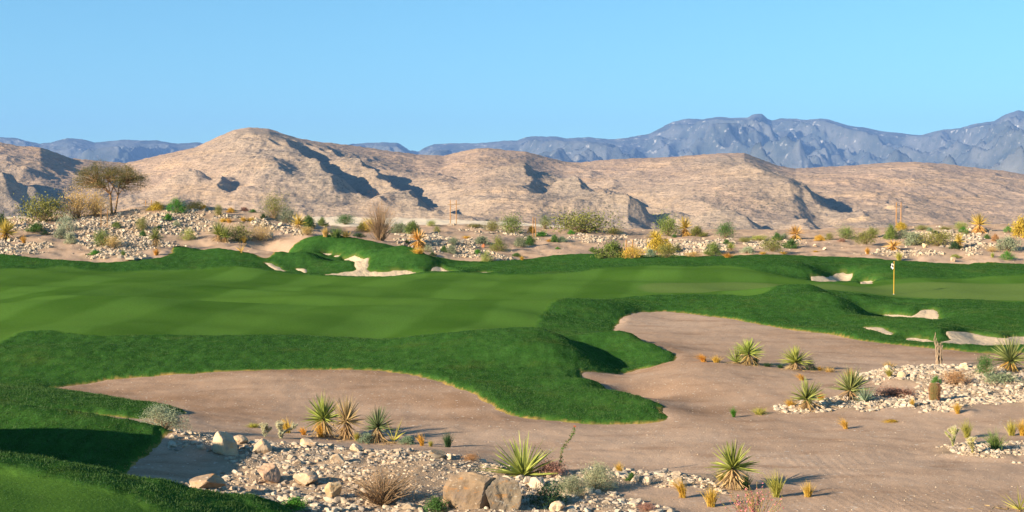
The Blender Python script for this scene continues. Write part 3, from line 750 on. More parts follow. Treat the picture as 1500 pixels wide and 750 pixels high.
# ------------------------------------------------------------------ air
HAZE_D, HAZE_C = 5e-5, (0.23, 0.45, 1.0)
def haze():
    x0, x1, y0, y1, z0, z1 = -10500, 10500, -3000, 23000, -420, 1500
    v = [(x, y, z_) for z_ in (z0, z1) for y in (y0, y1) for x in (x0, x1)]
    f = [(0, 2, 3, 1), (4, 5, 7, 6), (0, 1, 5, 4), (2, 6, 7, 3), (0, 4, 6, 2), (1, 3, 7, 5)]
    me = mesh_mixed('haze', v, f)
    k = NT('haze_air'); vol = k.n('ShaderNodeVolumePrincipled')
    vol.inputs['Color'].default_value = (*HAZE_C, 1); vol.inputs['Density'].default_value = HAZE_D; vol.inputs['Anisotropy'].default_value = 0.0
    k.t.links.new(vol.outputs[0], k.out.inputs['Volume'])
    link('haze', me, k.m, kind='stuff')
haze()

# ------------------------------------------------------------------ light, sky, camera
SUN_EL = math.radians(19.0)
SUN_TRAVEL = math.radians(33.0)     # light runs to the right and away from the camera
sx, sy = -math.cos(SUN_TRAVEL), -math.sin(SUN_TRAVEL)
sun = bpy.data.lights.new('sun', 'SUN'); sun.energy = 5.0; sun.angle = math.radians(0.53); sun.color = (1.0, 0.83, 0.60)
so = bpy.data.objects.new('sun', sun); COL.objects.link(so)
sd = Vector((sx * math.cos(SUN_EL), sy * math.cos(SUN_EL), math.sin(SUN_EL)))
so.rotation_euler = sd.to_track_quat('Z', 'Y').to_euler(); so.location = (-40, -30, 40)
w = bpy.data.worlds.new('World'); SC.world = w; w.use_nodes = True
nt = w.node_tree; nt.nodes.clear()
sk = nt.nodes.new('ShaderNodeTexSky'); sk.sky_type = 'NISHITA'; sk.sun_disc = False
sk.sun_elevation = SUN_EL; sk.sun_rotation = math.atan2(sx, sy) % (2 * math.pi)
sk.altitude = 600; sk.air_density = 1.0; sk.dust_density = 0.0; sk.ozone_density = 3.0
bg = nt.nodes.new('ShaderNodeBackground'); bg.inputs['Strength'].default_value = 0.059
wo = nt.nodes.new('ShaderNodeOutputWorld')
tint = nt.nodes.new('ShaderNodeMix'); tint.data_type = 'RGBA'; tint.blend_type = 'MULTIPLY'; tint.inputs[0].default_value = 1.0
tint.inputs[7].default_value = (0.61, 1.0, 0.99, 1)
nt.links.new(sk.outputs[0], tint.inputs[6]); nt.links.new(tint.outputs[2], bg.inputs[0]); nt.links.new(bg.outputs[0], wo.inputs[0])

cam = bpy.data.cameras.new('camera'); co = bpy.data.objects.new('camera', cam); COL.objects.link(co)
cam.sensor_width = 36.0; cam.lens = F / 1500.0 * 36.0; cam.clip_start = 0.2; cam.clip_end = 90000
co.location = (0, 0, CAM_Z); co.rotation_euler = (math.radians(90) - PITCH, 0, 0)
SC.camera = co
vs = SC.view_settings
vs.view_transform = 'Standard'; vs.look = 'None'; vs.gamma = 1.0; vs.use_curve_mapping = False; vs.exposure = 1.6
SC.cycles.use_denoising = True
SC.cycles.denoiser = 'OPENIMAGEDENOISE'
SC.cycles.max_bounces = 5; SC.cycles.volume_bounces = 0; SC.cycles.diffuse_bounces = 3; SC.cycles.transparent_max_bounces = 4
SC.cycles.sample_clamp_indirect = 6.0
# ------------------------------------------------------------------ materials of plants, stones and small things
def mat_leaf(name, transl=0.25, lo=0.65, hi=1.3):
    k = NT(name)
    c = k.scale_col(k.objcol(), k.rng(k.island(), 0, 1, lo, hi, False))
    return k.finish(c, 0.7, 0.25, None, transl)
M_LEAF = mat_leaf('plant_leaf')
M_SUCC = mat_leaf('spiny_stem', 0.0, 0.85, 1.12)
def mat_blades():
    k = NT('grass_blade'); p = k.pos()
    big = k.noise(p, 0.9, 3); isl = k.island()
    rough = k.mix(k.rng(isl, 0, 1, 0, 1, False), (0.028, 0.082, 0.013), (0.052, 0.122, 0.023))
    rough = k.mix(k.rng(big, 0.35, 0.7), rough, k.mix(isl, (0.034, 0.083, 0.014), (0.062, 0.118, 0.023)))
    short = k.mix(isl, (0.050, 0.125, 0.020), (0.085, 0.165, 0.035))
    rough = k.mix(k.math('MULTIPLY', k.rng(k.noise(p, 0.45, 4, 0.6), 0.52, 0.72), 0.5), rough, k.mix(isl, (0.055, 0.085, 0.016), (0.085, 0.115, 0.026)))
    c = k.mix(k.attr('short'), rough, short)
    c = k.mix(k.attr('dry'), c, k.mix(isl, (0.30, 0.17, 0.045), (0.52, 0.34, 0.12)))
    return k.finish(c, 0.6, 0.25, None, 0.3)
M_BLADE = mat_blades()
def mat_wood():
    k = NT('twig_bark'); c = k.scale_col(k.objcol(), k.rng(k.noise(k.obj(), 9, 3), 0.3, 0.7, 0.7, 1.2))
    return k.finish(c, 0.9, 0.1)
M_WOOD = mat_wood()
def mat_plain_bark():
    k = NT('grey_brown_twigs'); return k.finish((0.25, 0.17, 0.10), 0.9, 0.1)
M_TWIG = mat_plain_bark()
def mat_rock():
    k = NT('limestone'); p = k.obj(); g = k.pos()
    r = k.rand(); isl = k.island()
    base = k.mix(k.rng(k.noise(k.mapping(g, (1, 1, 1)), 2.3, 3), 0.35, 0.65), (0.39, 0.30, 0.21), (0.50, 0.42, 0.32))
    base = k.mix(k.rng(isl, 0.55, 0.95), base, (0.27, 0.225, 0.185))
    base = k.mix(k.rng(isl, 0.0, 0.22, 1, 0), base, (0.46, 0.335, 0.225))
    n = k.noise(g, 14, 4, 0.65)
    c = k.scale_col(base, k.rng(n, 0.3, 0.7, 0.78, 1.12, False))
    c = k.mix(k.rng(k.noise(g, 5, 3, .6), 0.58, 0.7), c, (0.34, 0.26, 0.18))
    return k.finish(c, 0.9, 0.2, k.bump(n, 0.4, 0.02))
M_ROCK = mat_rock()
def mat_boulder():
    k = NT('weathered_boulder'); g = k.pos()
    n = k.noise(g, 3.2, 5, 0.65); n2 = k.noise(g, 1.3, 3); v = k.noise(k.mapping(g, (1, 1, 2.5), (0.3, 0.4, 0)), 4.5, 4, 0.7, 0.8)
    c = k.mix(k.rng(n2, 0.35, 0.65), (0.25, 0.195, 0.145), (0.40, 0.31, 0.215))
    c = k.mix(k.rng(n, 0.52, 0.66), c, (0.24, 0.20, 0.17))
    c = k.mix(k.rng(v, 0.56, 0.66), c, (0.40, 0.235, 0.115))
    c = k.mix(k.rng(v, 0.40, 0.30), c, (0.60, 0.55, 0.48))
    c = k.mix(1.0, c, k.objcol(), 'MULTIPLY')
    return k.finish(c, 0.9, 0.2, k.bump(n, 0.7, 0.06))
M_BOULDER = mat_boulder()
def flat(name, col, rough=0.8): return NT(name).finish(col, rough, 0.3)
M_YELLOW = flat('yellow_paint', (0.62, 0.36, 0.03), 0.5)
M_POST = NT('post_wood'); _n = M_POST.noise(M_POST.obj(), 5, 3); M_POST = M_POST.finish(M_POST.mix(_n, (0.36, 0.17, 0.06), (0.48, 0.26, 0.10)), 0.9, 0.1)
M_DARK = flat('cup_liner', (0.6, 0.6, 0.58))
def mat_check():
    k = NT('checked_cloth'); a = k.attr('check'); return k.finish(k.mix(a, (0.75, 0.75, 0.73), (0.015, 0.015, 0.018)), 0.8, 0.2)
M_CHECK = mat_check()

# ------------------------------------------------------------------ blade / tube / rock builders
def nrm(a): return a / (np.linalg.norm(a, axis=-1, keepdims=True) + 1e-9)

def blades(base, dirs, L, Wd, droop, nseg=3, r=None, taper=0.12, sidev=None, lean=None):
    r = r or np.random.default_rng(1)
    n = len(base); t = np.linspace(0, 1, nseg + 1)[None, :, None]
    p = base[:, None, :] + dirs[:, None, :] * (L[:, None, None] * t)
    p = p + np.array([0, 0, -1.0])[None, None] * (droop[:, None, None] * L[:, None, None] * t * t)
    if lean is not None: p = p + np.asarray(lean)[None, None] * (L[:, None, None] * t * t)
    rv = nrm(r.normal(size=(n, 3))) if sidev is None else sidev
    s = nrm(np.cross(dirs, rv))[:, None, :]
    wt = (Wd[:, None, None] * 0.5) * (1 - (1 - taper) * t ** 1.6)
    v = np.stack([p - s * wt, p + s * wt], 2).reshape(-1, 3)
    b = (np.arange(n) * (nseg + 1) * 2)[:, None] + (np.arange(nseg) * 2)[None]
    b = b.ravel()
    f = np.stack([b, b + 1, b + 3, b + 2], 1)
    return v, f

def tubes(paths, radii, sides=5):
    V_, F_ = [], []; o = 0
    for pth, rad in zip(paths, radii):
        pth = np.asarray(pth, float); m = len(pth)
        d = np.gradient(pth, axis=0); d = nrm(d)
        ref = np.array([0.3, 0.9, 0.2]); a = nrm(np.cross(d, ref)); b = np.cross(d, a)
        th = np.arange(sides) * 2 * math.pi / sides
        rr = np.asarray(rad)[:, None, None]
        ring = pth[:, None, :] + rr * (np.cos(th)[None, :, None] * a[:, None, :] + np.sin(th)[None, :, None] * b[:, None, :])
        V_.append(ring.reshape(-1, 3))
        for i in range(m - 1):
            for k in range(sides):
                F_.append((o + i * sides + k, o + i * sides + (k + 1) % sides, o + (i + 1) * sides + (k + 1) % sides, o + (i + 1) * sides + k))
        o += m * sides
    return np.vstack(V_), np.array(F_, dtype=np.int32)

def join(*parts):
    vs_, fs, o = [], [], 0
    for v, f in parts:
        vs_.append(v); fs.append(f + o); o += len(v)
    return np.vstack(vs_), np.vstack(fs)

def sph(r, n, lo, hi_):
    az = r.uniform(0, 2 * math.pi, n); el = np.radians(r.uniform(lo, hi_, n))
    return np.stack([np.cos(el) * np.cos(az), np.cos(el) * np.sin(az), np.sin(el)], 1)

def ico(sub):
    t = (1 + 5 ** .5) / 2
    v = [(-1, t, 0), (1, t, 0), (-1, -t, 0), (1, -t, 0), (0, -1, t), (0, 1, t), (0, -1, -t), (0, 1, -t), (t, 0, -1), (t, 0, 1), (-t, 0, -1), (-t, 0, 1)]
    f = [(0, 11, 5), (0, 5, 1), (0, 1, 7), (0, 7, 10), (0, 10, 11), (1, 5, 9), (5, 11, 4), (11, 10, 2), (10, 7, 6), (7, 1, 8), (3, 9, 4), (3, 4, 2), (3, 2, 6), (3, 6, 8), (3, 8, 9), (4, 9, 5), (2, 4, 11), (6, 2, 10), (8, 6, 7), (9, 8, 1)]
    v = [list(nrm(np.array(q, float))) for q in v]
    for _ in range(sub):
        cache = {}; nf = []
        def mid(a, b):
            kk = (min(a, b), max(a, b))
            if kk not in cache:
                cache[kk] = len(v); v.append(list(nrm(np.array(v[a]) + np.array(v[b]))))
            return cache[kk]
        for a, b, c in f:
            x, y, z_ = mid(a, b), mid(b, c), mid(c, a)
            nf += [(a, x, z_), (b, y, x), (c, z_, y), (x, y, z_)]
        f = nf
    return np.array(v), np.array(f, dtype=np.int32)
ICO = [ico(i) for i in range(5)]

def rock_verts(sub, seed, squash=0.65, cuts=10, rough=0.05, dmin=0.42, dmax=0.9):
    r = np.random.default_rng(seed); v, f = ICO[sub]; v = v.copy()
    for _ in range(cuts):
        nn = nrm(r.normal(size=3)); d = r.uniform(dmin, dmax)
        q = v @ nn - d; v = v - np.clip(q, 0, None)[:, None] * nn
    v *= np.array([1, r.uniform(0.7, 1.0), squash]) * r.uniform(0.9, 1.1)
    if sub >= 2: v += nrm(v) * (fbm(v[:, 0] * 2.2 + seed, v[:, 1] * 2.2 + v[:, 2] * 1.7, 3, seed) * rough)[:, None]
    return v, f

# ------------------------------------------------------------------ stone scatter
def scatter_in(poly_w, n, r, sdf_min=None):
    lo, hi_ = poly_w.min(0), poly_w.max(0); out = np.zeros((0, 2))
    while len(out) < n:
        q = r.uniform(lo, hi_, (n * 2, 2)); d = sdf_points(poly_w, q[:, 0], q[:, 1])
        keep = d + 0.7 * fbm(q[:, 0] / 1.3, q[:, 1] / 1.3, 2, 8) > -0.05
        out = np.vstack([out, q[keep]])
    return out[:n]

def place_rocks(pts, size, sub, seed, r, nvar=9, squash=0.65):
    VV_, FF_, o = [], [], 0
    which = r.integers(0, nvar, len(pts))
    zg = sample(G, pts[:, 0], pts[:, 1])
    for kvar in range(nvar):
        m = which == kvar
        if not m.any(): continue
        v, f = rock_verts(sub, seed + kvar, squash * r.uniform(0.8, 1.2))
        s = size[m]; a = r.uniform(0, 2 * math.pi, m.sum()); ca, sa = np.cos(a), np.sin(a)
        w_ = v[None] * s[:, None, None]
        x = w_[..., 0] * ca[:, None] - w_[..., 1] * sa[:, None] + pts[m, 0][:, None]
        y = w_[..., 0] * sa[:, None] + w_[..., 1] * ca[:, None] + pts[m, 1][:, None]
        z_ = w_[..., 2] + (zg[m] + s * 0.05)[:, None]
        VV_.append(np.stack([x, y, z_], -1).reshape(-1, 3))
        FF_.append((f[None] + (np.arange(m.sum()) * len(v))[:, None, None] + o).reshape(-1, 3)); o += m.sum() * len(v)
    return np.vstack(VV_), np.vstack(FF_)

rock_meshes = []
for s in range(12):
    v, f = rock_verts(2, 300 + s, random.uniform(0.55, 0.85))
    me = new_mesh('rock_shape', v, f, smooth=False); me.materials.append(M_ROCK); rock_meshes.append(me)
def rock_object(x, y, size, label, group=None, name='rock', cat='rock', r=None, sz=1.0, mesh=None):
    o = link(name, mesh or random.choice(rock_meshes), None, label=label, category=cat, group=group)
    z_ = float(sample(G, x, y))
    o.location = (x, y, z_ + size * 0.08 * sz); o.scale = (size, size, size * sz); o.rotation_euler = (random.uniform(-.25, .25), random.uniform(-.25, .25), random.uniform(0, 6.28))
    return o

r = np.random.default_rng(11)
def fig(poly_i, n, smin, smax, pw):
    pts = scatter_in(stone_polys[poly_i], n, r)
    s = smin * (smax / smin) ** (r.random(n) ** pw)
    ok = (sample(turf_s, pts[:, 0], pts[:, 1]) < -0.15)
    return pts[ok], s[ok]
front, fs_ = fig(0, 24000, 0.012, 0.13, 4.2)
shade_c = fbm(front[:, 0] / 2.2, front[:, 1] / 1.6, 2, 44)
fs_ *= np.where(shade_c > 0.1, 1.15, 0.85)
gx, gy = pick(610, 700)
gm = np.exp(-(((front[:, 0] - gx) / 1.2) ** 2 + ((front[:, 1] - gy) / 2.2) ** 2)); fs_ = fs_ * (1 - 0.55 * gm)
right, rs_ = fig(1, 17000, 0.015, 0.14, 3.8)
spit, ss_ = fig(2, 3600, 0.015, 0.10, 3.4)
LAB = {0: ('pale cream stone lying loose in the rubble bank beside the shaded grass', 'loose stones of the front rubble bank'),
       1: ('whitish stone lying on the stony rise around the barrel cactus', 'loose stones of the rise around the barrel cactus'),
       2: ('small cream stone on the gravel spit with two small chollas', 'loose stones of the gravel spit')}
big_cut = [(front, fs_, 0, 165), (right, rs_, 1, 95), (spit, ss_, 2, 14)]
rest = []
for pts, s, i, nbig in big_cut:
    # the ones that show largest in the picture become things of their own
    app = s / pts[:, 1] * (np.abs(pts[:, 0] / pts[:, 1]) < 0.365)
    order = np.argsort(-app)
    for j in order[:nbig]:
        rock_object(pts[j, 0], pts[j, 1], s[j], LAB[i][0], LAB[i][1], sz=random.uniform(.8, 1.1))
    rest.append((pts[order[nbig:]], s[order[nbig:]]))
nm = ['front_bank_rubble', 'stony_rise_rubble', 'gravel_spit_rubble']
for (pts, s), name in zip(rest, nm):
    v, f = place_rocks(pts, s, 1, 500, r)
    link('rubble', new_mesh(name, v, f, smooth=False), M_ROCK, kind='stuff')
nfs = 190000
fd = r.uniform(104, 150, nfs); fp = np.stack([r.uniform(-0.40, 0.40, nfs) * fd, fd], 1)
fz_ = sample(G, fp[:, 0], fp[:, 1]); ok = (far_stone(fp[:, 0], fp[:, 1], fz_) > 0.0) & (sample(turf_s, fp[:, 0], fp[:, 1]) < -0.2)
fp = fp[ok][:30000]; fsz = 0.05 * (0.26 / 0.05) ** (r.random(len(fp)) ** 2.8)
m_ = fsz > 0.11
v, f = join(place_rocks(fp[m_], fsz[m_], 1, 700, r, 9, 0.75), place_rocks(fp[~m_], fsz[~m_], 0, 760, r, 9, 0.75))
link('rubble', new_mesh('far_bank_rubble', v, f, smooth=False), M_ROCK, kind='stuff')
# pebbles strewn over the open sand
n = 9000
pd = np.exp(r.uniform(math.log(26), math.log(75), n)); pts = np.stack([r.uniform(-0.42, 0.42, n) * pd, pd], 1)
ok = (sample(turf_s, pts[:, 0], pts[:, 1]) < -0.3); pts = pts[ok]
v, f = place_rocks(pts, 0.007 + 0.022 * r.random(len(pts)) ** 4, 0, 800, r)
link('pebbles', new_mesh('sand_pebbles', v, f, smooth=False), M_ROCK, kind='stuff')
n = 2500
pd = r.uniform(104, 150, n); pts = np.stack([r.uniform(-0.42, 0.42, n) * pd, pd], 1)
ok = (sample(turf_s, pts[:, 0], pts[:, 1]) < -0.6); pts = pts[ok]
v, f = place_rocks(pts, 0.03 + 0.12 * r.random(len(pts)) ** 3, 0, 820, r)
link('pebbles', new_mesh('desert_pebbles', v, f, smooth=False), M_ROCK, kind='stuff')

# ------------------------------------------------------------------ grass blades of the rough
def grass(n, d0, d1, hmin, hmax, wd, short, seed, per=1, powd=1.0, name='rough_grass'):
    r = np.random.default_rng(seed)
    dd = d0 * (d1 / d0) ** (r.random(n) ** powd); x = r.uniform(-0.43, 0.43, n) * dd
    ts = sample(turf_s, x, dd); rg = sample(rough_m, x, dd)
    keep = ts > (-0.02 - 0.14 * r.random(n) ** 3 if not short else 0.05)
    keep &= (rg < 0.5) if short else (r.random(n) < rg ** 1.5)
    x, dd, ts = x[keep], dd[keep], ts[keep]
    z_ = sample(T, x, dd)
    m = len(x)
    dirs = sph(r, m, 35, 88); clump = fbm(x * 3.1, dd * 3.1, 2, 5)
    L = r.uniform(hmin, hmax, m) * (1 + 0.45 * clump)
    dirs = nrm(dirs + np.stack([0.25 * clump, 0.2 * fbm(x * 1.3, dd * 1.3, 2, 6), np.zeros(m)], 1))
    Wd = wd * r.uniform(0.6, 1.3, m) * (dd / d0) ** 0.5
    v, f = blades(np.stack([x, dd, z_ - 0.01], 1), dirs, L, Wd, r.uniform(0.05, 0.4, m), 2, r, 0.15)
    dry = sstep(0.04, -0.02, ts + r.normal(0, 0.03, m)) * (r.random(m) < 0.75)
    rep = lambda a: np.repeat(a, 6)
    me = new_mesh(name, v, f, {'dry': rep(dry), 'short': rep(np.full(m, float(short)))}, smooth=False)
    link('grass', me, M_BLADE, kind='stuff')
grass(420000, 20, 46, 0.035, 0.08, 0.009, 0, 31)
grass(300000, 40, 70, 0.03, 0.06, 0.013, 0, 32)
grass(200000, 62, 119, 0.035, 0.07, 0.024, 0, 33)
grass(170000, 18, 29, 0.015, 0.035, 0.007, 1, 34)
# ------------------------------------------------------------------ plant prototypes (unit sized meshes, colour from the object)
def as_mesh(name, vf, mat, smooth=False):
    me = new_mesh(name, vf[0], vf[1], smooth=smooth); me.materials.append(mat); return me

def leaf_quads(r, c, size, up=0.3, aspect=2.2):
    n = len(c); d = nrm(r.normal(size=(n, 3)) + np.array([0, 0, up])); s = nrm(np.cross(d, r.normal(size=(n, 3))))
    L = size * r.uniform(0.6, 1.3, n)[:, None]; w_ = L / aspect
    v = np.stack([c - d * L * .5, c + s * w_ * .5, c + d * L * .5, c - s * w_ * .5], 1).reshape(-1, 3)
    return v, np.arange(n * 4, dtype=np.int32).reshape(-1, 4)

def yucca_parts(seed, nleaf=130, trunk=0.42, open_=(-12, 86), leafL=0.62, nskirt=90, wid=0.038):
    """about 1 high: bare trunk, skirt of hanging dead leaves, star of stiff blades"""
    r = np.random.default_rng(seed)
    out = {}
    d = sph(r, nleaf, *open_); top = np.array([0, 0, trunk])
    L = leafL * r.uniform(0.75, 1.08, nleaf)
    v1 = blades(top + d * 0.05, d, L, np.full(nleaf, wid) * r.uniform(.8, 1.2, nleaf), r.uniform(0.0, 0.10, nleaf), 3, r, 0.08)
    out['leaf_crown'] = as_mesh('yucca_leaves', v1, M_LEAF)
    if nskirt:
        d = sph(r, nskirt, -78, -15); hgt = r.uniform(0.35, 1.0, nskirt) * trunk
        b = np.stack([d[:, 0] * 0.06, d[:, 1] * 0.06, hgt], 1)
        L = np.minimum(r.uniform(0.28, 0.5, nskirt), hgt / np.maximum(0.25, -d[:, 2]) * 0.95)
        v2 = blades(b, d, L, np.full(nskirt, wid * .9), r.uniform(0.0, 0.25, nskirt), 3, r, 0.3)
        out['dead_leaf_skirt'] = as_mesh('yucca_skirt', v2, M_LEAF)
    if trunk > 0.12:
        tb = tubes([[(0, 0, -0.08), (0.01, 0, trunk * .4), (0, 0.01, trunk * .75), (0, 0, trunk)]], [[0.085, 0.075, 0.07, 0.06]], 8)
        out['trunk'] = as_mesh('yucca_trunk', tb, M_TWIG)
    return out
YUCCA = {'stemmed': [yucca_parts(s, 115 + 16 * (s % 3), .36 + .05 * (s % 3)) for s in (1, 2, 9, 10)], 'low': [yucca_parts(s, 140, 0.30, (-8, 88), 0.68, 80) for s in (3, 4, 13)],
         'ground': [yucca_parts(s, 85, 0.06, (8, 88), 0.98, 0, 0.05) for s in (5,)], 'sparse': [yucca_parts(s, 16, 0.08, (10, 70), 0.95, 14, 0.05) for s in (6,)],
         'golden': [yucca_parts(s, 80, 0.40, (0, 86), 0.60, 130, 0.045) for s in (7, 8)]}

def tuft_mesh(seed, n=240, spread=0.16, lean=(0.0, 0.0, 0.0), elo=58, droop=(0.05, 0.45), wd=0.02):
    r = np.random.default_rng(seed); d = sph(r, n, elo, 89)
    b = r.normal(0, spread * .4, (n, 3)); b[:, 2] = -0.02
    L = r.uniform(0.6, 1.05, n)
    return as_mesh('tuft_blades', blades(b, d, L, np.full(n, wd), r.uniform(*droop, n), 4, r, 0.1, None, lean), M_LEAF)
TUFT = {'up': [tuft_mesh(1), tuft_mesh(2, 220, .14, (-.12, 0, 0))], 'lean': [tuft_mesh(3, 200, .14, (-.38, .05, -.1), 55), tuft_mesh(4, 200, .14, (-.28, .1, -.05), 60)],
        'wide': [tuft_mesh(5, 260, .3, (0, 0, 0), 38, (0.2, .6)), tuft_mesh(6, 240, .25, (-.1, 0, 0), 42, (.1, .5))], 'fallen': [tuft_mesh(7, 200, .14, (-.75, .1, -.5), 35, (.3, .7))]}

def shrub_parts(seed, nclump, nleaf, leaf, stems, shape='dome', airy=0.0, up=0.3, aspect=2.2):
    """unit shrub: radius 1 (x, y), height 1; foliage in clumps, with twigs that reach them"""
    r = np.random.default_rng(seed)
    d = sph(r, nclump, 2 if shape == 'dome' else 20, 88)
    rad = r.uniform(0.45, 0.92, nclump) ** 0.8
    c = d * rad[:, None]
    if shape == 'fan': c[:, :2] *= (0.45 + 0.65 * c[:, 2:3])
    c[:, :2] *= r.uniform(0.8, 1.15, (nclump, 1)); c[:, 2] = np.clip(c[:, 2] * r.uniform(0.85, 1.08, nclump), 0.06, None)
    per = nleaf // nclump
    cl = np.repeat(c, per, 0) + r.normal(0, 1, (nclump * per, 3)) * np.repeat(r.uniform(0.08, 0.17, nclump), per)[:, None] * (1 + airy)
    cl[:, 2] = np.abs(cl[:, 2])
    kx = np.percentile(np.abs(cl[:, :2]), 96); kz = np.percentile(cl[:, 2], 98.5); kk = np.array([1 / kx, 1 / kx, 1 / kz])
    cl = cl * kk; c = c * kk
    fol = leaf_quads(r, cl, leaf, up, aspect)
    paths, rads = [], []
    for i in r.choice(nclump, min(stems, nclump), replace=False):
        e = c[i] * 1.03; m = e * 0.5 + r.normal(0, 0.05, 3) + np.array([0, 0, 0.06])
        paths.append([(r.normal(0, .03), r.normal(0, .03), -0.03), tuple(m), tuple(e)]); tk = 0.55 if shape == 'fan' else 1.0; rads.append([0.022 * tk, 0.013 * tk, 0.005 * tk])
    tw = tubes(paths, rads, 4)
    return as_mesh('shrub_foliage', fol, M_LEAF), as_mesh('shrub_stems', tw, M_TWIG)
SHRUB = {
 'dense': [shrub_parts(s, 60, 3600, 0.115, 26) for s in (11, 12, 13)],
 'sage': [shrub_parts(s, 46, 2600, 0.13, 30, 'dome', 0.1, 0.6) for s in (21, 22, 23)],
 'airy': [shrub_parts(s, 60, 2600, 0.10, 50, 'fan', 0.35, 0.4, 2.6) for s in (31, 32, 33)],
 'bare': [shrub_parts(s, 80, 2800, 0.07, 80, 'fan', 0.5, 0.4, 3.0) for s in (41, 42)],
 'spiky': [shrub_parts(s, 70, 1500, 0.20, 30, 'dome', 0.2, 1.6, 7.0) for s in (51, 52)],
 'twiggy': [shrub_parts(s, 240, 4800, 0.022, 240, 'fan', 0.5, 0.4, 3.0) for s in (71,)],
 'fine': [shrub_parts(s, 90, 8100, 0.055, 60, 'dome', 0.0, 0.6, 2.4) for s in (81, 82)],
 'ball': [shrub_parts(s, 90, 5200, 0.07, 20, 'dome', -0.2) for s in (61,)],
}
# one mesh with foliage and twigs, for shrubs too small in the picture to show their parts
def merged(fol, tw):
    me = bpy.data.meshes.new('shrub_whole')
    va = np.empty(len(fol.vertices) * 3, np.float32); fol.vertices.foreach_get('co', va)
    vb = np.empty(len(tw.vertices) * 3, np.float32); tw.vertices.foreach_get('co', vb)
    fa = np.empty(len(fol.loops), np.int32); fol.loops.foreach_get('vertex_index', fa)
    fb = np.empty(len(tw.loops), np.int32); tw.loops.foreach_get('vertex_index', fb)
    m = new_mesh('shrub_whole', np.vstack([va.reshape(-1, 3), vb.reshape(-1, 3)]), np.vstack([fa.reshape(-1, 4), fb.reshape(-1, 4) + len(fol.vertices)]), smooth=False)
    m.materials.append(M_LEAF); m.materials.append(M_TWIG)
    mi = np.zeros(len(m.polygons), np.int32); mi[len(fol.polygons):] = 1; m.polygons.foreach_set('material_index', mi)
    return m
SHRUB_W = {k: [merged(*p) for p in v] for k, v in SHRUB.items()}

C = {'green': (.07, .15, .03), 'bright': (.07, .22, .02), 'dark': (.04, .085, .028), 'sage': (.22, .25, .155), 'silver': (.33, .35, .22), 'olive': (.20, .20, .045), 'oliveg': (.14, .19, .04),
     'gold': (.58, .36, .055), 'orange': (.58, .30, .045), 'straw': (.50, .34, .11), 'yellow': (.46, .34, .04), 'ygreen': (.29, .32, .07), 'yuc': (.21, .235, .07), 'yucd': (.10, .135, .055), 'yucg': (.50, .36, .07), 'skirt': (.42, .29, .13), 'skirtb': (.33, .22, .10),
     'skirto': (.56, .33, .09), 'red': (.36, .18, .13), 'rust': (.42, .22, .10), 'blue': (.20, .27, .17), 'tuftg': (.16, .22, .05), 'tufty': (.36, .32, .06)}
def jit(c, a=0.12):
    f = random.uniform(1 - a, 1 + a); return (c[0] * f * random.uniform(.94, 1.06), c[1] * f, c[2] * f * random.uniform(.9, 1.1), 1)

def spot(px, py, D=None):
    if D is None: return pick(px, py, Gt)
    x, y, _ = at(px, py, D); return x, y
Gt = np.where(turf_s > 0.05, T, G)
def ground(x, y): return float(sample(Gt, x, y))

def plant(kind, px, py, wpx, hpx, col, label, cat=None, D=None, group=None, sub=None, col2=None, rot=None):
    x, y = spot(px, py, D); m = y / F
    z_ = ground(x, y)
    gk = 1.12 if py < 395 else 1.04
    h = hpx * m * gk; wm = wpx * m / 2 * gk
    rz = random.uniform(0, 6.28) if rot is None else rot
    if kind == 'yucca':
        fam = YUCCA[sub or 'stemmed']; parts = random.choice(fam)
        root = link('yucca', None, label=label, category=cat or 'yucca', group=group)
        root.location = (x, y, z_ - 0.01)
        sxy = wm / {'stemmed': .55, 'low': .60, 'ground': .62, 'sparse': .80, 'golden': .52}[sub or 'stemmed']
        sz = h / {'stemmed': 1.02, 'low': .95, 'ground': 1.0, 'sparse': .8, 'golden': .97}[sub or 'stemmed']
        root.scale = (sxy, sxy, sz); root.rotation_euler = (random.uniform(-.12, .12), random.uniform(-.12, .12), rz)
        for pn, me in parts.items():
            o = link(pn, me, None, root)
            o.color = jit(C[col]) if pn == 'leaf_crown' else jit(C[col2 or 'skirt'])
        return root
    if kind == 'tuft':
        o = link('grass_tuft', random.choice(TUFT[sub or 'up']), None, label=label, category=cat or 'grass tuft', group=group)
        o.location = (x, y, z_); o.scale = (max(wm * 2.6, h * .85), max(wm * 2.6, h * .85), h / .92); o.color = jit(C[col]); o.rotation_euler = (0, 0, random.uniform(-.5, .5))
        return o
    fam = sub or 'dense'
    vi = random.randrange(len(SHRUB[fam]))
    if hpx >= 20 and py > 395:
        root = link('shrub', None, label=label, category=cat or 'shrub', group=group)
        fo = link('foliage', SHRUB[fam][vi][0], None, root); st = link('stems', SHRUB[fam][vi][1], None, root)
        fo.color = jit(C[col])
    else:
        root = link('shrub', SHRUB_W[fam][vi], None, label=label, category=cat or 'shrub', group=group); root.color = jit(C[col])
    root.location = (x, y, z_ - 0.03 * h); root.scale = (wm, wm, h); root.rotation_euler = (0, 0, rz)
    return root

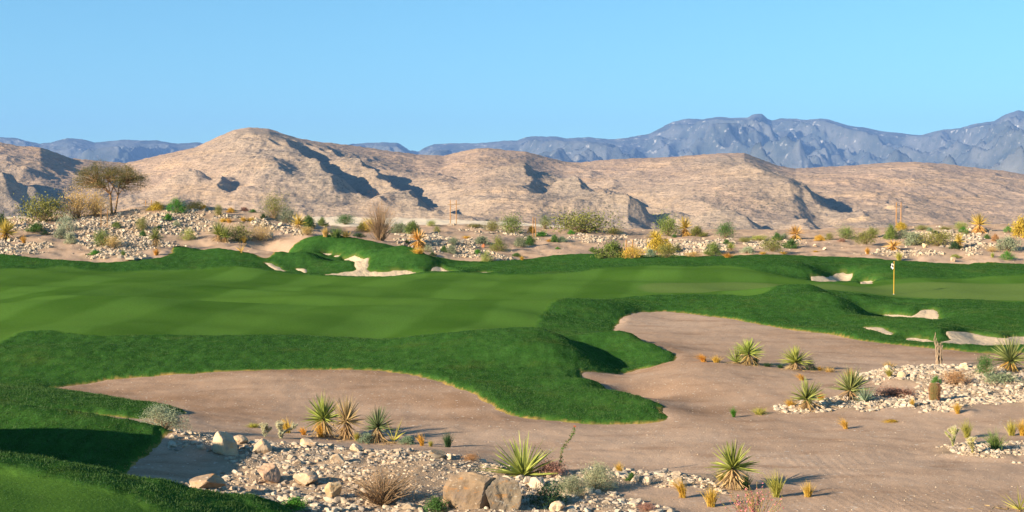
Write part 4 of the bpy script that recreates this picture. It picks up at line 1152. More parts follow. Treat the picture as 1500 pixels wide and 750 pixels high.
Y, TF, S = 'yucca', 'tuft', 'shrub'
BACK = [  # kind, x, foot y, width, height, colour, label, variant, [second colour]
 (S,64,325,58,34,'olive','broad yellow-green bush behind the stones at the far left end of the bank','airy'),
 (S,112,320,46,42,'straw','tall straw-coloured bare bush just left of the lone tree','bare'),
 (S,140,317,38,34,'straw','straw-coloured brush directly under the crown of the lone tree','bare'),
 (S,98,339,28,23,'silver','silvery spiny bush in the stones below the yellow-green bush','spiky'),
 (S,52,339,22,11,'green','low green bush in front of the broad yellow-green bush','dense'),
 (Y,8,351,36,28,'yucg','golden half-dead yucca at the left edge of the desert bank','low','skirto'),
 (TF,35,356,10,13,'orange','golden tuft just right of the half-dead yucca at the left edge','up'),
 (S,3,334,16,18,'dark','dark green bush at the left edge above the half-dead yucca','dense'),
 (S,92,349,20,13,'sage','grey dome bush below the silvery spiny bush','sage'),
 (S,103,356,16,14,'silver','pale yellowish cushion in the stones below the grey dome bush','sage'),
 (S,149,361,22,22,'oliveg','olive bush in the stony dip below the lone tree','airy'),
 (S,166,364,26,20,'straw','tan dry bush touching the olive bush in the stony dip','bare'),
 (S,140,373,15,6,'bright','flat bright green plant in the stones near the turf edge at left','dense'),
 (TF,181,376,7,12,'tuftg','dark upright tuft beside the flat stone slabs','up'),
 (TF,229,374,10,12,'orange','bright golden tuft on bare soil beside the turf corner','up'),
 (S,208,337,15,17,'olive','olive bush on the bare slope right of the lone tree','airy'),
 (S,209,346,10,8,'green','small green bush on the bare slope just below an olive bush','dense'),
 (Y,228,361,20,26,'yuc','yucca with brown skirt on the stony slope above the turf corner','stemmed','skirtb'),
 (S,233,335,6,4,'green','tiny green plant high on the pale stone slope','dense'),
 (S,170,334,11,8,'oliveg','small green bush on the stones at the foot of the lone tree','dense'),
 (S,67,344,11,4,'dark','low dark plant in the stones under the yellow-green bush','dense'),
 (S,231,308,22,11,'yellow','yellow-flowered low bush on the crest beside a white rock','dense'),
 (S,258,311,27,18,'bright','round bright green bush on the crest of the left bank','ball'),
 (S,287,307,26,12,'olive','low olive bush on the crest right of the round bright bush','airy'),
 (S,299,307,9,6,'gold','small golden cushion at the right end of a low olive bush on the crest','dense'),
 (S,246,322,12,8,'bright','small bright green bush on the pale stones below the round bush','dense'),
 (S,320,316,11,15,'olive','narrow upright olive bush on the crest among golden tufts','airy'),
 (S,338,311,12,6,'gold','golden cushion on the crest right of the narrow olive bush','dense'),
 (S,358,309,11,5,'red','low reddish bush on the crest of the left bank','sage'),
 (S,370,311,9,4,'green','low green plant on the crest beside the reddish bush','dense'),
 (TF,327,325,9,9,'gold','golden tuft on the slope below the narrow olive bush, left of a pair','wide'),
 (TF,336,326,8,9,'orange','golden tuft on the slope below the narrow olive bush, right of a pair','wide'),
 (TF,357,324,9,9,'gold','golden tuft on the slope below the reddish bush, left of a pair','wide'),
 (TF,367,324,9,9,'gold','golden tuft on the slope below the reddish bush, right of a pair','wide'),
 (S,386,320,8,6,'dark','small dark green bush on the crest left of the tall airy bush','dense'),
 (Y,320,353,27,27,'ygreen','large yellow-green yucca on brown soil above the mown turf','low','skirtb'),
 (Y,330,355,20,22,'ygreen','second yucca pressed against the large yellow-green one above the turf','low','skirtb'),
 (S,350,353,32,23,'olive','dim olive bush in the shade right of the yucca pair','airy'),
 (S,381,352,32,23,'straw','straw-coloured thin bush on the slope right of the shaded olive bush','bare'),
 (TF,358,356,10,12,'gold','golden tuft in front of the shaded olive bush','up'),
 (Y,353,370,16,16,'skirto','small dead yucca rosette on brown soil at the turf edge','sparse','skirto'),
 (S,276,351,19,15,'ygreen','spiky yellow-green plant in the middle of the left stone slope','spiky'),
 (S,259,332,10,8,'silver','pale grey cushion in the white stones under the round bush','sage'),
 (S,402,320,40,36,'olive','tall airy bush with golden stems at the right end of the left crest','bare'),
 (S,420,326,22,20,'sage','grey-green airy bush just right of the tall airy bush','airy'),
 (Y,437,336,24,22,'yucg','yellow yucca at the right foot of the left bank','low','skirt'),
 (S,453,334,17,16,'green','rounded green bush against the yellow yucca','dense'),
 (S,450,344,17,11,'straw','straw bush below the rounded green bush','airy'),
 (S,472,331,14,11,'oliveg','green bush in front of the pale flat behind the grass mound','dense'),
 (TF,477,347,10,17,'straw','tall straw reeds behind the crest of the grass mound','up'),
 (TF,492,347,14,22,'tuftg','tall olive reeds behind the crest of the grass mound','wide'),
 (TF,507,347,14,13,'straw','short pale reeds right of the olive reeds','wide'),
 (S,506,329,24,14,'green','open green shrub standing out against the pale flat','airy'),
 (S,526,347,17,5,'dark','flat dark plant behind the shoulder of the grass mound','dense'),
 (S,557,352,50,66,'rust','tall leafless orange-brown bush against the hills','twiggy'),
 (S,541,340,22,18,'yellow','yellow-green bush at the left foot of the leafless orange bush','airy'),
 (S,530,339,13,11,'olive','olive bush left of the yellow-green bush','dense'),
 (S,586,341,24,13,'sage','grey-green spreading bush right of the leafless orange bush','sage'),
 (S,605,343,18,17,'oliveg','olive-yellow bush behind the golden agave-like yucca','dense'),
 (Y,613,362,31,24,'skirto','golden sprawling yucca on the stony bank with its leaves fallen open','golden','skirto'),
 (S,596,357,8,5,'green','small green bush left of the golden sprawling yucca','dense'),
 (TF,613,371,14,13,'gold','thick golden tuft below the golden sprawling yucca','wide'),
 (S,627,369,13,10,'sage','pale grey-green bush right of the thick golden tuft','spiky'),
 (S,634,375,9,5,'dark','small dark bush near the end of the grass mound ridge','dense'),
 (S,664,359,13,11,'sage','upright grey-green bush on the middle of the stony bank','airy'),
 (S,650,369,8,8,'green','small green bush on the stony bank, left of a pair','dense'),
 (S,661,371,14,11,'sage','grey-green bush on the stony bank, right of a pair','sage'),
 (S,699,372,9,6,'bright','bright green bush alone low on the stony bank','dense'),
 (S,713,383,15,15,'ygreen','yellow-green spiny clump at the lower edge of the stony bank','spiky'),
 (S,706,357,19,10,'sage','grey rounded bush at the top edge of the stony bank','sage'),
 (S,729,367,24,19,'olive','large spiky grey-olive bush on the right shoulder of the stony bank','spiky'),
 (S,757,376,10,5,'green','low green bush on bare ground right of the stony bank','dense'),
 (TF,765,381,8,7,'gold','small golden tuft at the turf edge right of the stony bank','up'),
 (S,762,361,18,12,'sage','grey cushion bush touching a green one below the stake pair','sage'),
 (S,777,359,17,12,'green','green cushion bush touching a grey one below the stake pair','dense'),
 (S,632,331,12,8,'ygreen','yellow-green sprig on the bare crest left of the wooden line poles','airy'),
 (S,640,340,10,9,'olive','olive sprig on bare ground below the wooden line poles','spiky'),
 (S,696,334,22,6,'olive','low olive bush strip behind the white stones on the crest','airy'),
 (S,721,338,19,14,'olive','airy olive bush on the crest left of a taller green one','airy'),
 (S,750,341,28,25,'oliveg','tall green airy bush on the crest left of the stake pair','airy'),
 (S,779,341,10,9,'gold','golden bush at the foot of the tall green airy bush','dense'),
 (TF,683,349,9,6,'gold','small golden tuft on the bare slope above the stony bank','wide'),
 (S,798,335,18,19,'oliveg','thin sapling-like green shrub right of the stake pair','bare'),
 (S,793,346,15,6,'bright','low bright green bush at the foot of the stake pair','dense'),
 (S,852,341,78,28,'olive','widest olive bush of the crest, in front of the pale flat','airy'),
 (S,837,343,9,5,'bright','small bright green bush in front of the widest olive bush','dense'),
 (S,869,338,14,5,'dark','dark low bush at the right foot of the widest olive bush','dense'),
 (S,812,354,12,9,'green','green bush between golden and grey ones on the bare slope','dense'),
 (TF,804,354,6,6,'orange','small golden tuft left of a green bush on the bare slope','wide'),
 (S,824,354,12,7,'blue','blue-grey bush right of a green bush on the bare slope','sage'),
 (S,868,369,9,6,'green','dark green bush alone on the bare slope left of the big dome bush','dense'),
 (S,817,365,6,3,'bright','tiny bright plant alone on the bare slope','dense'),
 (S,895,377,40,20,'oliveg','big pale-green dome bush at the turf edge','dense'),
 (S,926,378,26,17,'gold','golden airy bush around the lower pair of stakes','airy'),
 (S,953,376,13,10,'blue','blue-grey bush between two golden bushes at the turf edge','sage'),
 (S,899,343,18,9,'olive','small olive bush beside the end of the pale flat','airy'),
 (Y,960,353,25,15,'yucg','yellow yucca rising above the golden flowering bush','low','skirt'),
 (S,967,370,33,21,'yellow','large golden-yellow flowering bush on the stony rise','dense'),
 (S,977,377,28,18,'olive','olive-straw bush in front of the large golden-yellow bush','airy'),
 (S,992,367,11,10,'green','green bush at the right of the large golden-yellow bush','spiky'),
 (S,978,345,30,28,'oliveg','thin green sapling on the crest above the yellow yucca','airy'),
 (Y,1005,346,22,26,'yucg','tall golden yucca on the crest beside a white rock','golden','skirto'),
 (S,1021,346,21,13,'olive','rounded olive bush right of the tall golden yucca','dense'),
 (S,988,348,7,4,'green','small green plant left of the tall golden yucca','dense'),
 (S,1044,373,20,16,'oliveg','rounded olive-green bush among stones near the turf edge','dense'),
 (S,1063,348,24,20,'green','dark green airy bush alone on the crest','airy'),
 (S,1064,357,8,6,'green','small green bush below the dark green airy bush','dense'),
 (Y,1071,367,15,12,'ygreen','small yellow yucca in bloom on the stony slope','low','skirt'),
 (TF,1066,377,14,9,'orange','golden tuft at the turf edge below the small yucca in bloom','wide'),
 (S,1096,371,17,9,'silver','pale grey cushion bush near the turf edge','sage'),
 (S,1016,376,21,7,'straw','low straw-coloured bush along the turf edge','airy'),
 (S,1112,352,26,7,'ygreen','low yellow-green bush strip on the crest','airy'),
 (S,1090,355,17,7,'olive','low dark-olive bush on stones of the crest','airy'),
 (S,1132,368,28,17,'olive','straw-green shaggy bush with golden tufts at its foot','airy'),
 (S,1158,364,18,12,'green','dark green cushion bush casting a shadow on bare ground','dense'),
 (Y,1165,352,28,20,'skirto','wide golden yucca on the crest with leaves spread flat','golden','skirto'),
 (S,1139,352,13,10,'green','green bush left of the wide golden yucca','dense'),
 (S,1149,351,9,8,'sage','grey-green bush against the left of the wide golden yucca','sage'),
 (S,1200,352,15,7,'gold','golden low bush on the crest right of the wide golden yucca','dense'),
 (S,1215,352,11,10,'olive','upright olive bush right of the golden low bush','airy'),
 (S,1240,350,23,17,'oliveg','airy green bush above a small reddish one on the crest','airy'),
 (S,1233,354,9,4,'red','small reddish plant under the airy green bush','sage'),
 (S,1268,357,29,18,'olive','big grey-olive bush in front of a grey-green yucca','airy'),
 (Y,1278,349,24,16,'yuc','grey-green yucca half hidden by the big grey-olive bush','low','skirt'),
 (TF,1271,372,8,12,'orange','golden upright tuft on bare ground left of the dead yucca','up'),
 (TF,1117,372,8,5,'gold','low golden tuft on the turf edge left of the shaggy bush','wide'),
 (TF,1148,372,11,5,'gold','low golden tuft on the turf edge right of the shaggy bush','wide'),
 (TF,1195,369,9,3,'gold','flat golden tuft between two pale rocks on bare ground','wide'),
 (S,1306,350,17,18,'oliveg','upright green bush at the foot of the orange line poles','dense'),
 (S,1321,338,16,11,'yellow','yellow flowering bush beside the orange line poles','dense'),
 (S,1323,348,20,10,'silver','pale grey-green bush under the yellow flowering bush','sage'),
 (S,1339,359,27,17,'sage','large blue-grey rounded bush on the stony rise','sage'),
 (Y,1309,367,30,14,'skirto','flat golden dead yucca on the stones below the blue-grey bush','golden','skirto'),
 (TF,1317,381,12,14,'tufty','stout green-gold tuft on the stones at the turf edge','up'),
 (S,1373,360,42,20,'olive','largest straw-olive bush of the right stony rise','airy'),
 (Y,1406,364,15,21,'yucg','narrow golden yucca right of the largest straw-olive bush','stemmed','skirto'),
 (S,1398,364,15,9,'dark','dark bush at the foot of the narrow golden yucca','dense'),
 (S,1350,337,17,7,'olive','low olive bush on the skyline of the right rise','airy'),
 (S,1384,337,15,5,'olive','flat dark-olive bush on the skyline right of grey stones','airy'),
 (S,1362,340,9,6,'blue','small blue-grey bush just below the skyline of the right rise','sage'),
 (S,1371,342,8,4,'dark','small dark bush among stones under the skyline','dense'),
 (S,1407,336,17,10,'ygreen','pale yellow bush on the skyline left of the golden yucca','airy'),
 (S,1411,340,13,7,'bright','bright green cushion below the pale yellow bush','ball'),
 (Y,1434,341,27,26,'yucg','big golden yucca on the skyline of the right rise','golden','skirto'),
 (S,1414,345,8,6,'oliveg','small upright green plant below the bright green cushion','spiky'),
 (S,1446,350,10,6,'green','small green bush in stones below the big golden yucca','dense'),
 (S,1458,353,9,9,'rust','small rust-red bush left of the grey dome bush','sage'),
 (S,1477,367,27,18,'sage','grey-green dome bush on the slope at right','sage'),
 (S,1453,369,15,8,'straw','dry straw bush in the stones left of the grey-green dome bush','bare'),
 (TF,1454,377,4,9,'ygreen','thin green upright sprig in the stones under the dry straw bush','up'),
 (S,1475,380,18,11,'bright','bright green ball bush near the turf edge at right','ball'),
 (S,1477,340,12,8,'bright','bright green ball bush on the skyline at right','ball'),
 (S,1496,347,28,25,'yellow','tall yellow flowering bush at the right edge','dense'),
 (S,1399,377,13,4,'ygreen','flat yellow-green plant behind the pale boulder at the turf edge','dense'),
]
for row in BACK:
    k, px, py, wpx, hpx, col, label, sub = row[:8]
    plant(k, px, py, wpx, hpx, col, label, sub=sub, col2=row[8] if len(row) > 8 else None)

FRONT = [
 (S,240,634,66,36,'silver','silvery sage bush at the end of the shaded grass bank','fine',None,36.2),
 (TF,371,626,16,10,'tufty','small yellow tuft on the sand behind the big square boulder','wide'),
 (TF,421,634,22,25,'gold','gold tuft behind the right one of two pale chollas','lean'),
 (TF,445,637,15,14,'orange','low gold tuft just right of the pale chollas','lean'),
 (Y,476,640,52,64,'ygreen','tall yellow-green yucca, left one of the trio behind the front stone bank','stemmed','skirt'),
 (TF,470,641,18,27,'orange','orange tuft against the skirt of the tall yellow-green yucca','lean'),
 (Y,506,643,46,64,'skirt','browning yucca in the middle of the trio behind the front stone bank','stemmed','skirtb'),
 (TF,523,646,7,17,'tufty','thin gold tuft between the browning yucca and the dark green one','up'),
 (Y,553,648,46,52,'yucd','dark green yucca, right one of the trio behind the front stone bank','stemmed','skirtb'),
 (Y,577,649,42,32,'tufty','sparse yucca with a few yellow blades right of the dark green one','sparse','skirt'),
 (S,538,648,24,13,'blue','grey-green cushion left of the dark green yucca','sage'),
 (S,597,651,20,12,'blue','small grey-green cushion right of the sparse yucca','sage'),
 (TF,618,653,13,22,'orange','bent orange tuft at the right of the yucca trio','lean'),
 (TF,631,654,9,11,'tufty','short yellow tuft beside the bent orange tuft','up'),
 (TF,656,655,13,27,'dark','dark green upright tuft with a long thin shadow on the sand','up'),
 (S,560,738,128,66,'rust','sprawling leafless pinkish-brown bush over the front stone bank','twiggy'),
 (S,432,744,42,15,'bright','fresh green weed at the lower edge of the front stone bank','dense'),
 (S,640,748,34,19,'green','green weed in the stones left of the large boulder','dense'),
 (Y,767,699,84,60,'ygreen','stemless yellow-green yucca right behind the large boulder','ground','skirt'),
 (S,806,697,42,24,'red','red-flowering low shrub right of the stemless yucca','airy'),
 (S,872,716,54,36,'silver','large pale sage bush in the stones right of the stemless yucca','fine'),
 (S,838,722,52,24,'sage','lower grey-green sage in front of the large pale sage bush','fine'),
 (S,802,741,60,34,'dark','dark green spreading bush in front of the large boulder','spiky'),
 (TF,908,693,15,19,'gold','gold tuft alone on sand above the white stones','up'),
 (S,925,703,18,10,'green','low green plant left of the white stones','dense'),
 (TF,1000,729,18,36,'gold','tall gold tuft at the right end of the white stones','lean'),
 (TF,1042,742,24,36,'gold','broad gold tuft in front of the skirted yucca','up'),
 (S,947,748,26,11,'red','small dark red plant on the shaded sand at the bottom','airy'),
 (Y,1073,716,68,66,'ygreen','yucca with leaning crown and straw skirt on the open sand','stemmed','skirt'),
 (TF,1057,704,20,18,'tufty','pale tuft hidden behind the skirted yucca on the open sand','up'),
 (TF,1092,717,19,32,'dark','dark green tuft against the right of the skirted yucca','up'),
 (TF,1138,728,22,45,'tufty','tallest gold tuft, with dark seed heads, right of the pink flowers','up'),
 (TF,1184,728,18,28,'gold','gold tuft with a long shadow right of the tallest one','up'),
 (TF,1075,611,9,18,'bright','small fresh green tuft alone on the open sand','up'),
 (TF,1113,607,17,16,'tufty','spreading gold-green tuft right of the fresh green one','wide'),
 (TF,1239,628,15,22,'gold','brownish gold tuft trailing to the left on the open sand','lean'),
 (TF,1310,618,18,16,'gold','swept gold tuft on sand below the stony rise','fallen'),
 (TF,1403,606,12,21,'gold','gold tuft at the lower edge of the stony rise right of the barrel cactus','up'),
 (TF,1417,641,16,31,'tufty','green-gold tuft behind the chollas of the gravel spit','up'),
 (TF,1482,638,11,27,'tufty','green-gold tuft on the gravel spit, second from the right edge','up'),
 (TF,1498,638,12,28,'gold','gold tuft cut by the right edge above the gravel spit','up'),
 (TF,1458,658,20,38,'tuftg','green tuft with red spikes on the gravel spit','wide'),
 (TF,1337,595,7,14,'gold','thin gold tuft in the stones left of the barrel cactus','up'),
 (Y,1182,598,52,44,'yuc','yucca with pale skirt at the left tip of the stony rise','low','skirt'),
 (TF,1158,595,15,15,'gold','gold tuft at the left foot of the pale-skirted yucca','wide'),
 (TF,1203,588,14,16,'orange','orange tuft at the right foot of the pale-skirted yucca','up'),
 (Y,1245,587,58,48,'yuc','wide yucca with brown skirt in the stones left of the blue-green one','low','skirtb'),
 (TF,1247,562,13,26,'gold','gold tuft standing behind the crown of the wide brown-skirted yucca','up'),
 (Y,1268,589,28,26,'blue','small blue-green yucca without a skirt on the stones','ground','skirto'),
 (TF,1175,557,13,14,'orange','orange bent tuft alone on the sand above the pale-skirted yucca','lean'),
 (S,1312,580,66,11,'red','flat dark red mat on the sand among the white stones','sage'),
 (S,1371,562,14,11,'bright','small bright green bush right above the barrel cactus','ball'),
 (S,1400,563,36,20,'rust','reddish feathery bush on the white stones','airy'),
 (S,1443,550,24,30,'green','upright green shrub left of the large yucca on the stony rise','airy'),
 (S,1466,560,46,13,'sage','low grey-green sprawl in front of the large yucca','sage'),
 (Y,1482,543,62,48,'yuc','large yucca with thick golden skirt on the stony rise at right','low','skirto'),
 (TF,1031,530,18,17,'orange','orange tuft bent to the left, leftmost plant of the sand ledge','lean'),
 (TF,1049,531,13,14,'gold','round gold tuft left of the tall ledge yucca','wide'),
 (Y,1096,534,46,37,'ygreen','tall ledge yucca with pale skirt on the edge of the sand ledge','stemmed','skirt'),
 (Y,1079,532,26,26,'ygreen','small yucca leaning against the left of the tall ledge yucca','ground','skirt'),
 (TF,1107,535,10,18,'dark','dark upright stump-like tuft right against the tall ledge yucca','up'),
 (TF,1124,537,13,9,'dark','small dark tuft between the two ledge yuccas','wide'),
 (Y,1166,541,48,35,'ygreen','broad low yucca on the right half of the sand ledge','low','skirt'),
 (TF,1143,539,11,8,'dark','small dark tuft at the left of the broad ledge yucca','wide'),
 (S,1186,542,17,16,'dark','dark bush at the right of the broad ledge yucca','spiky'),
 (TF,1201,543,9,10,'gold','smaller pale gold tuft at the right end of the sand ledge','wide'),
 (TF,1215,545,13,12,'straw','pale straw tuft, rightmost plant of the sand ledge','wide'),
 (TF,1302,540,14,14,'straw','pale straw tuft behind a white rock on the stony rise','wide'),
 (TF,1303,552,15,16,'tufty','green-gold tuft between two white rocks on the stony rise','up'),
 (S,690,674,24,9,'rust','low orange-brown dry grass behind the large boulder','airy'),
 (Y,1494,749,50,30,'tufty','few yellow yucca blades at the bottom right corner','sparse','skirt'),
]
for row in FRONT:
    k, px, py, wpx, hpx, col, label, sub = row[:8]
    plant(k, px, py, wpx, hpx, col, label, sub=sub, col2=row[8] if len(row) > 8 else None, D=row[9] if len(row) > 9 else None)

# dead leaves fallen round the yuccas
lb, ld = [], []
rl = np.random.default_rng(91)
for row in FRONT:
    if row[0] == Y:
        x, y = spot(row[1], row[2], None); n_ = 46; a_ = rl.uniform(0, 6.28, n_); q_ = np.abs(rl.normal(0, .42, n_)) * row[3] / 50
        for a, q in zip(a_, q_):
            gx_, gy_ = x + q * math.cos(a), y + q * math.sin(a); lb.append((gx_, gy_, ground(gx_, gy_) + .012)); t_ = rl.uniform(0, 6.28); ld.append((math.cos(t_), math.sin(t_), rl.uniform(0, .12)))
lb, ld = np.array(lb), np.array(ld)
lit = link('leaf_litter', as_mesh('fallen_leaves', blades(lb, ld, rl.uniform(.06, .26, len(lb)), rl.uniform(.012, .03, len(lb)), np.zeros(len(lb)), 2, rl, .3), M_LEAF), None, kind='stuff'); lit.color = (.40, .28, .13, 1)

# ------------------------------------------------------------------ single plants
def place(o, px, py, rz=0.0, D=None, dz=0.0):
    x, y = spot(px, py, D); o.location = (x, y, ground(x, y) + dz); o.rotation_euler = (0, 0, rz); return y / F

# lone desert tree
def tree():
    r = np.random.default_rng(77)
    root = link('desert_tree', None, label='lone airy desert tree with umbrella crown on the left bank', category='tree')
    m = place(root, 166, 313); H, Wd = 82 * m, 56 * m
    tg = []
    while len(tg) < 250:                                   # ends of the limbs, in a broad flat-topped dome
        q = r.uniform(-1, 1, 3)
        if q[0] ** 2 + q[1] ** 2 > 1 or math.sin(q[0] * 5.1 + 1.3) * math.cos(q[1] * 4.3 + q[2] * 2.2) > .45: continue
        rr = math.hypot(q[0], q[1]); zt = 1 - .30 * rr ** 2 - .06 * r.random(); zb = .50 - .12 * rr
        tg.append((q[0] * Wd - .06 * Wd, q[1] * Wd * .8, H * (zb + (zt - zb) * (.5 + .5 * q[2]) ** .7)))
    tg = np.array(tg)
    forks = [(np.array([-.10, 0, -.1]), np.array([-.25, .05, H * .34]), .115), (np.array([.10, .05, -.1]), np.array([.38, .15, H * .33]), .095)]
    paths, rads, bp, br_ = [], [], [], []
    limbs = []
    for b_, e_, w_ in forks:
        mid = (b_ + e_) / 2 + r.normal(0, .04, 3); paths.append([b_, mid, e_]); rads.append([w_, w_ * .8, w_ * .65])
        for _ in range(5):
            a = r.uniform(0, 6.28); q = e_ + np.array([math.cos(a) * Wd * .38, math.sin(a) * Wd * .32, H * r.uniform(.18, .34)])
            mm = (e_ + q) / 2 + np.array([0, 0, .12]) + r.normal(0, .08, 3); paths.append([e_, mm, q]); rads.append([w_ * .5, w_ * .36, w_ * .25]); limbs += [mm, q, (mm + q) / 2]
    limbs = np.array(limbs)
    for t_ in tg:
        i = np.argsort(np.linalg.norm(limbs - t_, axis=1) + np.maximum(0, limbs[:, 2] - t_[2]) * 2)[int(r.integers(0, 2))]
        p0 = limbs[i]; mm = (p0 + t_) / 2 + r.normal(0, .12, 3) + np.array([0, 0, .08]); bp.append([p0, mm, t_]); br_.append([.028, .020, .008])
    o = link('trunk', as_mesh('tree_trunk', tubes(paths, rads, 7), M_WOOD, True), None, root); o.color = (.26, .145, .075, 1)
    o = link('branches', as_mesh('tree_branches', tubes(bp, br_, 4), M_WOOD, True), None, root); o.color = (.26, .165, .08, 1)
    ctr = np.vstack([tg, (tg + np.array([q[1] for q in bp])) / 2])
    c = np.repeat(ctr, 46, 0) + r.normal(0, 1, (len(ctr) * 46, 3)) * np.array([.22, .22, .13])
    o = link('crown', as_mesh('tree_leaves', leaf_quads(r, c, 0.085, 0.1, 2.4), M_LEAF), None, root); o.color = (.125, .115, .03, 1)
tree()

def dead_ocotillo():
    r = np.random.default_rng(5); paths, rads = [], []
    for i in range(14):
        x, y = r.normal(0, .07), r.normal(0, .06); H = r.uniform(.62, 1.0); p = []
        for t in np.linspace(0, 1, 7): p.append((x + r.normal(0, .014) + (x * .25) * t, y + y * .3 * t + r.normal(0, .012), -.03 + t * H))
        paths.append(p); rads.append([.024, .022, .02, .018, .016, .013, .008])
    paths.append([(-.1, 0, .6), (-.15, 0, .72), (-.17, 0, .85), (-.12, 0, 1.02), (-.13, 0, 1.08)]); rads.append([.014, .014, .013, .012, .008])
    o = link('dead_shrub', as_mesh('dead_stems', tubes(paths, rads, 6), M_WOOD, True), None, label='grey bundle of dead upright ocotillo stems above the stony rise', category='dead shrub')
    m = place(o, 1375, 535); o.scale = (42 * m, 42 * m, 45 * m); o.color = (.30, .22, .15, 1)
dead_ocotillo()

def ocotillo_wand():
    r = np.random.default_rng(6)
    root = link('ocotillo', None, label='single thin leafy ocotillo wand leaning right beside the red shrub', category='ocotillo')
    m = place(root, 808, 694); s = 70 * m
    ts = np.linspace(0, 1, 9); pth = np.stack([.05 + .42 * ts + .04 * np.sin(ts * 9), 0 * ts, ts], 1) * s
    pth2 = np.stack([.0 - .25 * ts ** 2, 0 * ts, .55 * ts], 1) * s
    o = link('stems', as_mesh('wand_stem', tubes([pth, pth2], [np.linspace(.012, .006, 9), np.linspace(.010, .005, 9)], 5), M_WOOD, True), None, root); o.color = (.20, .15, .07, 1)
    c = np.array([np.array([np.interp(q, ts, pth[:, i]) for i in range(3)]) for q in r.uniform(.15, .97, 190)]) + r.normal(0, .022, (190, 3))
    lf = link('leaves', as_mesh('wand_leaves', leaf_quads(r, c, .05, .3, 2.0), M_LEAF), None, root); lf.color = (.09, .15, .035, 1)
    tip = pth[-1] + r.normal(0, .012, (22, 3))
    fl = link('flower', as_mesh('wand_flower', leaf_quads(r, tip, .035, .8, 2.0), M_LEAF), None, root); fl.color = (.5, .12, .05, 1)
ocotillo_wand()

def barrel_cactus():
    root = link('barrel_cactus', None, label='ribbed reddish-brown barrel cactus on the white stones', category='cactus')
    m = place(root, 1369, 588); H, R = 28 * m, 7.0 * m
    nr, na = 26, 20 * 6; v, f = [], []
    for i in range(nr):
        t = i / (nr - 1); z_ = -0.03 + t * (H + .03); pr = R * (0.80 + .2 * math.sin(min(1, t * 1.4) * math.pi / 2)) * math.sqrt(max(0.0, 1 - max(0, (t - .62) / .38) ** 2.4))
        for j in range(na):
            a = j / na * 2 * math.pi; rr = pr * (1 + .11 * math.cos(a * 20)); v.append((rr * math.cos(a), rr * math.sin(a), z_))
    for i in range(nr - 1):
        for j in range(na): f.append((i * na + j, i * na + (j + 1) % na, (i + 1) * na + (j + 1) % na, (i + 1) * na + j))
    o = link('body', as_mesh('cactus_body', (np.array(v), np.array(f)), M_SUCC, True), None, root); o.color = (.13, .115, .04, 1)
    r = np.random.default_rng(3); b, d = [], []
    for j in range(20):
        a = j / 20 * 2 * math.pi
        for i in range(22):
            t = .04 + .94 * i / 22; pr = R * 1.11 * (0.80 + .2 * math.sin(min(1, t * 1.4) * math.pi / 2)) * math.sqrt(max(0.0, 1 - max(0, (t - .62) / .38) ** 2.4))
            for q in range(5):
                b.append((pr * math.cos(a), pr * math.sin(a), t * H)); d.append(nrm(np.array([math.cos(a), math.sin(a), .1]) + r.normal(0, .55, 3)))
    b, d = np.array(b), np.array(d); n_ = len(b)
    sp = link('spines', as_mesh('cactus_spines', blades(b, d, np.full(n_, .05), np.full(n_, .006), np.zeros(n_), 1, r, .2), M_LEAF), None, root); sp.color = (.42, .19, .10, 1)
barrel_cactus()

def cholla(seed, px, py, wpx, hpx, col, label):
    r = np.random.default_rng(seed); paths, rads = [], []
    def seg(p, d, lvl):
        L = r.uniform(.20, .32) * (0.9 ** lvl); e = p + d * L
        paths.append([tuple(p), tuple(p + d * L * .3), tuple(p + d * L * .75), tuple(e)]); k = .058 * (0.9 ** lvl); rads.append([k * .75, k, k, k * .45])
        if lvl < 4:
            for _ in range(int(r.integers(1, 4 if lvl > 0 else 3))):
                a = r.uniform(0, 6.28); seg(e, nrm(d * .55 + np.array([math.cos(a) * .7, math.sin(a) * .7, r.uniform(.15, .7)])), lvl + 1)
    seg(np.array([0, 0, -.03]), np.array([0, 0, 1.0]), 0); seg(np.array([.03, 0, .1]), nrm(np.array([.6, .2, .9])), 1); seg(np.array([-.03, 0, .1]), nrm(np.array([-.6, -.1, .8])), 1)
    root = link('cholla_cactus', None, label=label, category='cactus'); m = place(root, px, py, r.uniform(0, 6))
    A_ = np.array([p for q in paths for p in q]); kz = hpx * m / A_[:, 2].max(); kx = wpx * m / (A_[:, 0].max() - A_[:, 0].min())
    root.scale = (kx, kx, kz)
    o = link('joints', as_mesh('cholla_joints', tubes(paths, rads, 7), M_SUCC, True), None, root); o.color = (*[c * .75 for c in C[col]], 1)
    b = np.repeat(A_, 26, 0); d = nrm(r.normal(size=b.shape)); n_ = len(b)
    s = link('spines', as_mesh('cholla_spines', blades(b + d * .03, d, np.full(n_, .075), np.full(n_, .010), np.zeros(n_), 1, r, .2), M_LEAF), None, root); s.color = (.62, .55, .34, 1)
cholla(1, 388, 640, 18, 20, 'silver', 'smaller pale cholla right of the big square boulder')
cholla(2, 412, 642, 24, 24, 'silver', 'larger pale cholla in front of a gold tuft on the front stone bank')
cholla(3, 1396, 654, 26, 29, 'ygreen', 'taller green cholla at the left tip of the gravel spit')
cholla(4, 1425, 664, 22, 24, 'tufty', 'lower yellowish cholla in the gravel right of the taller one')

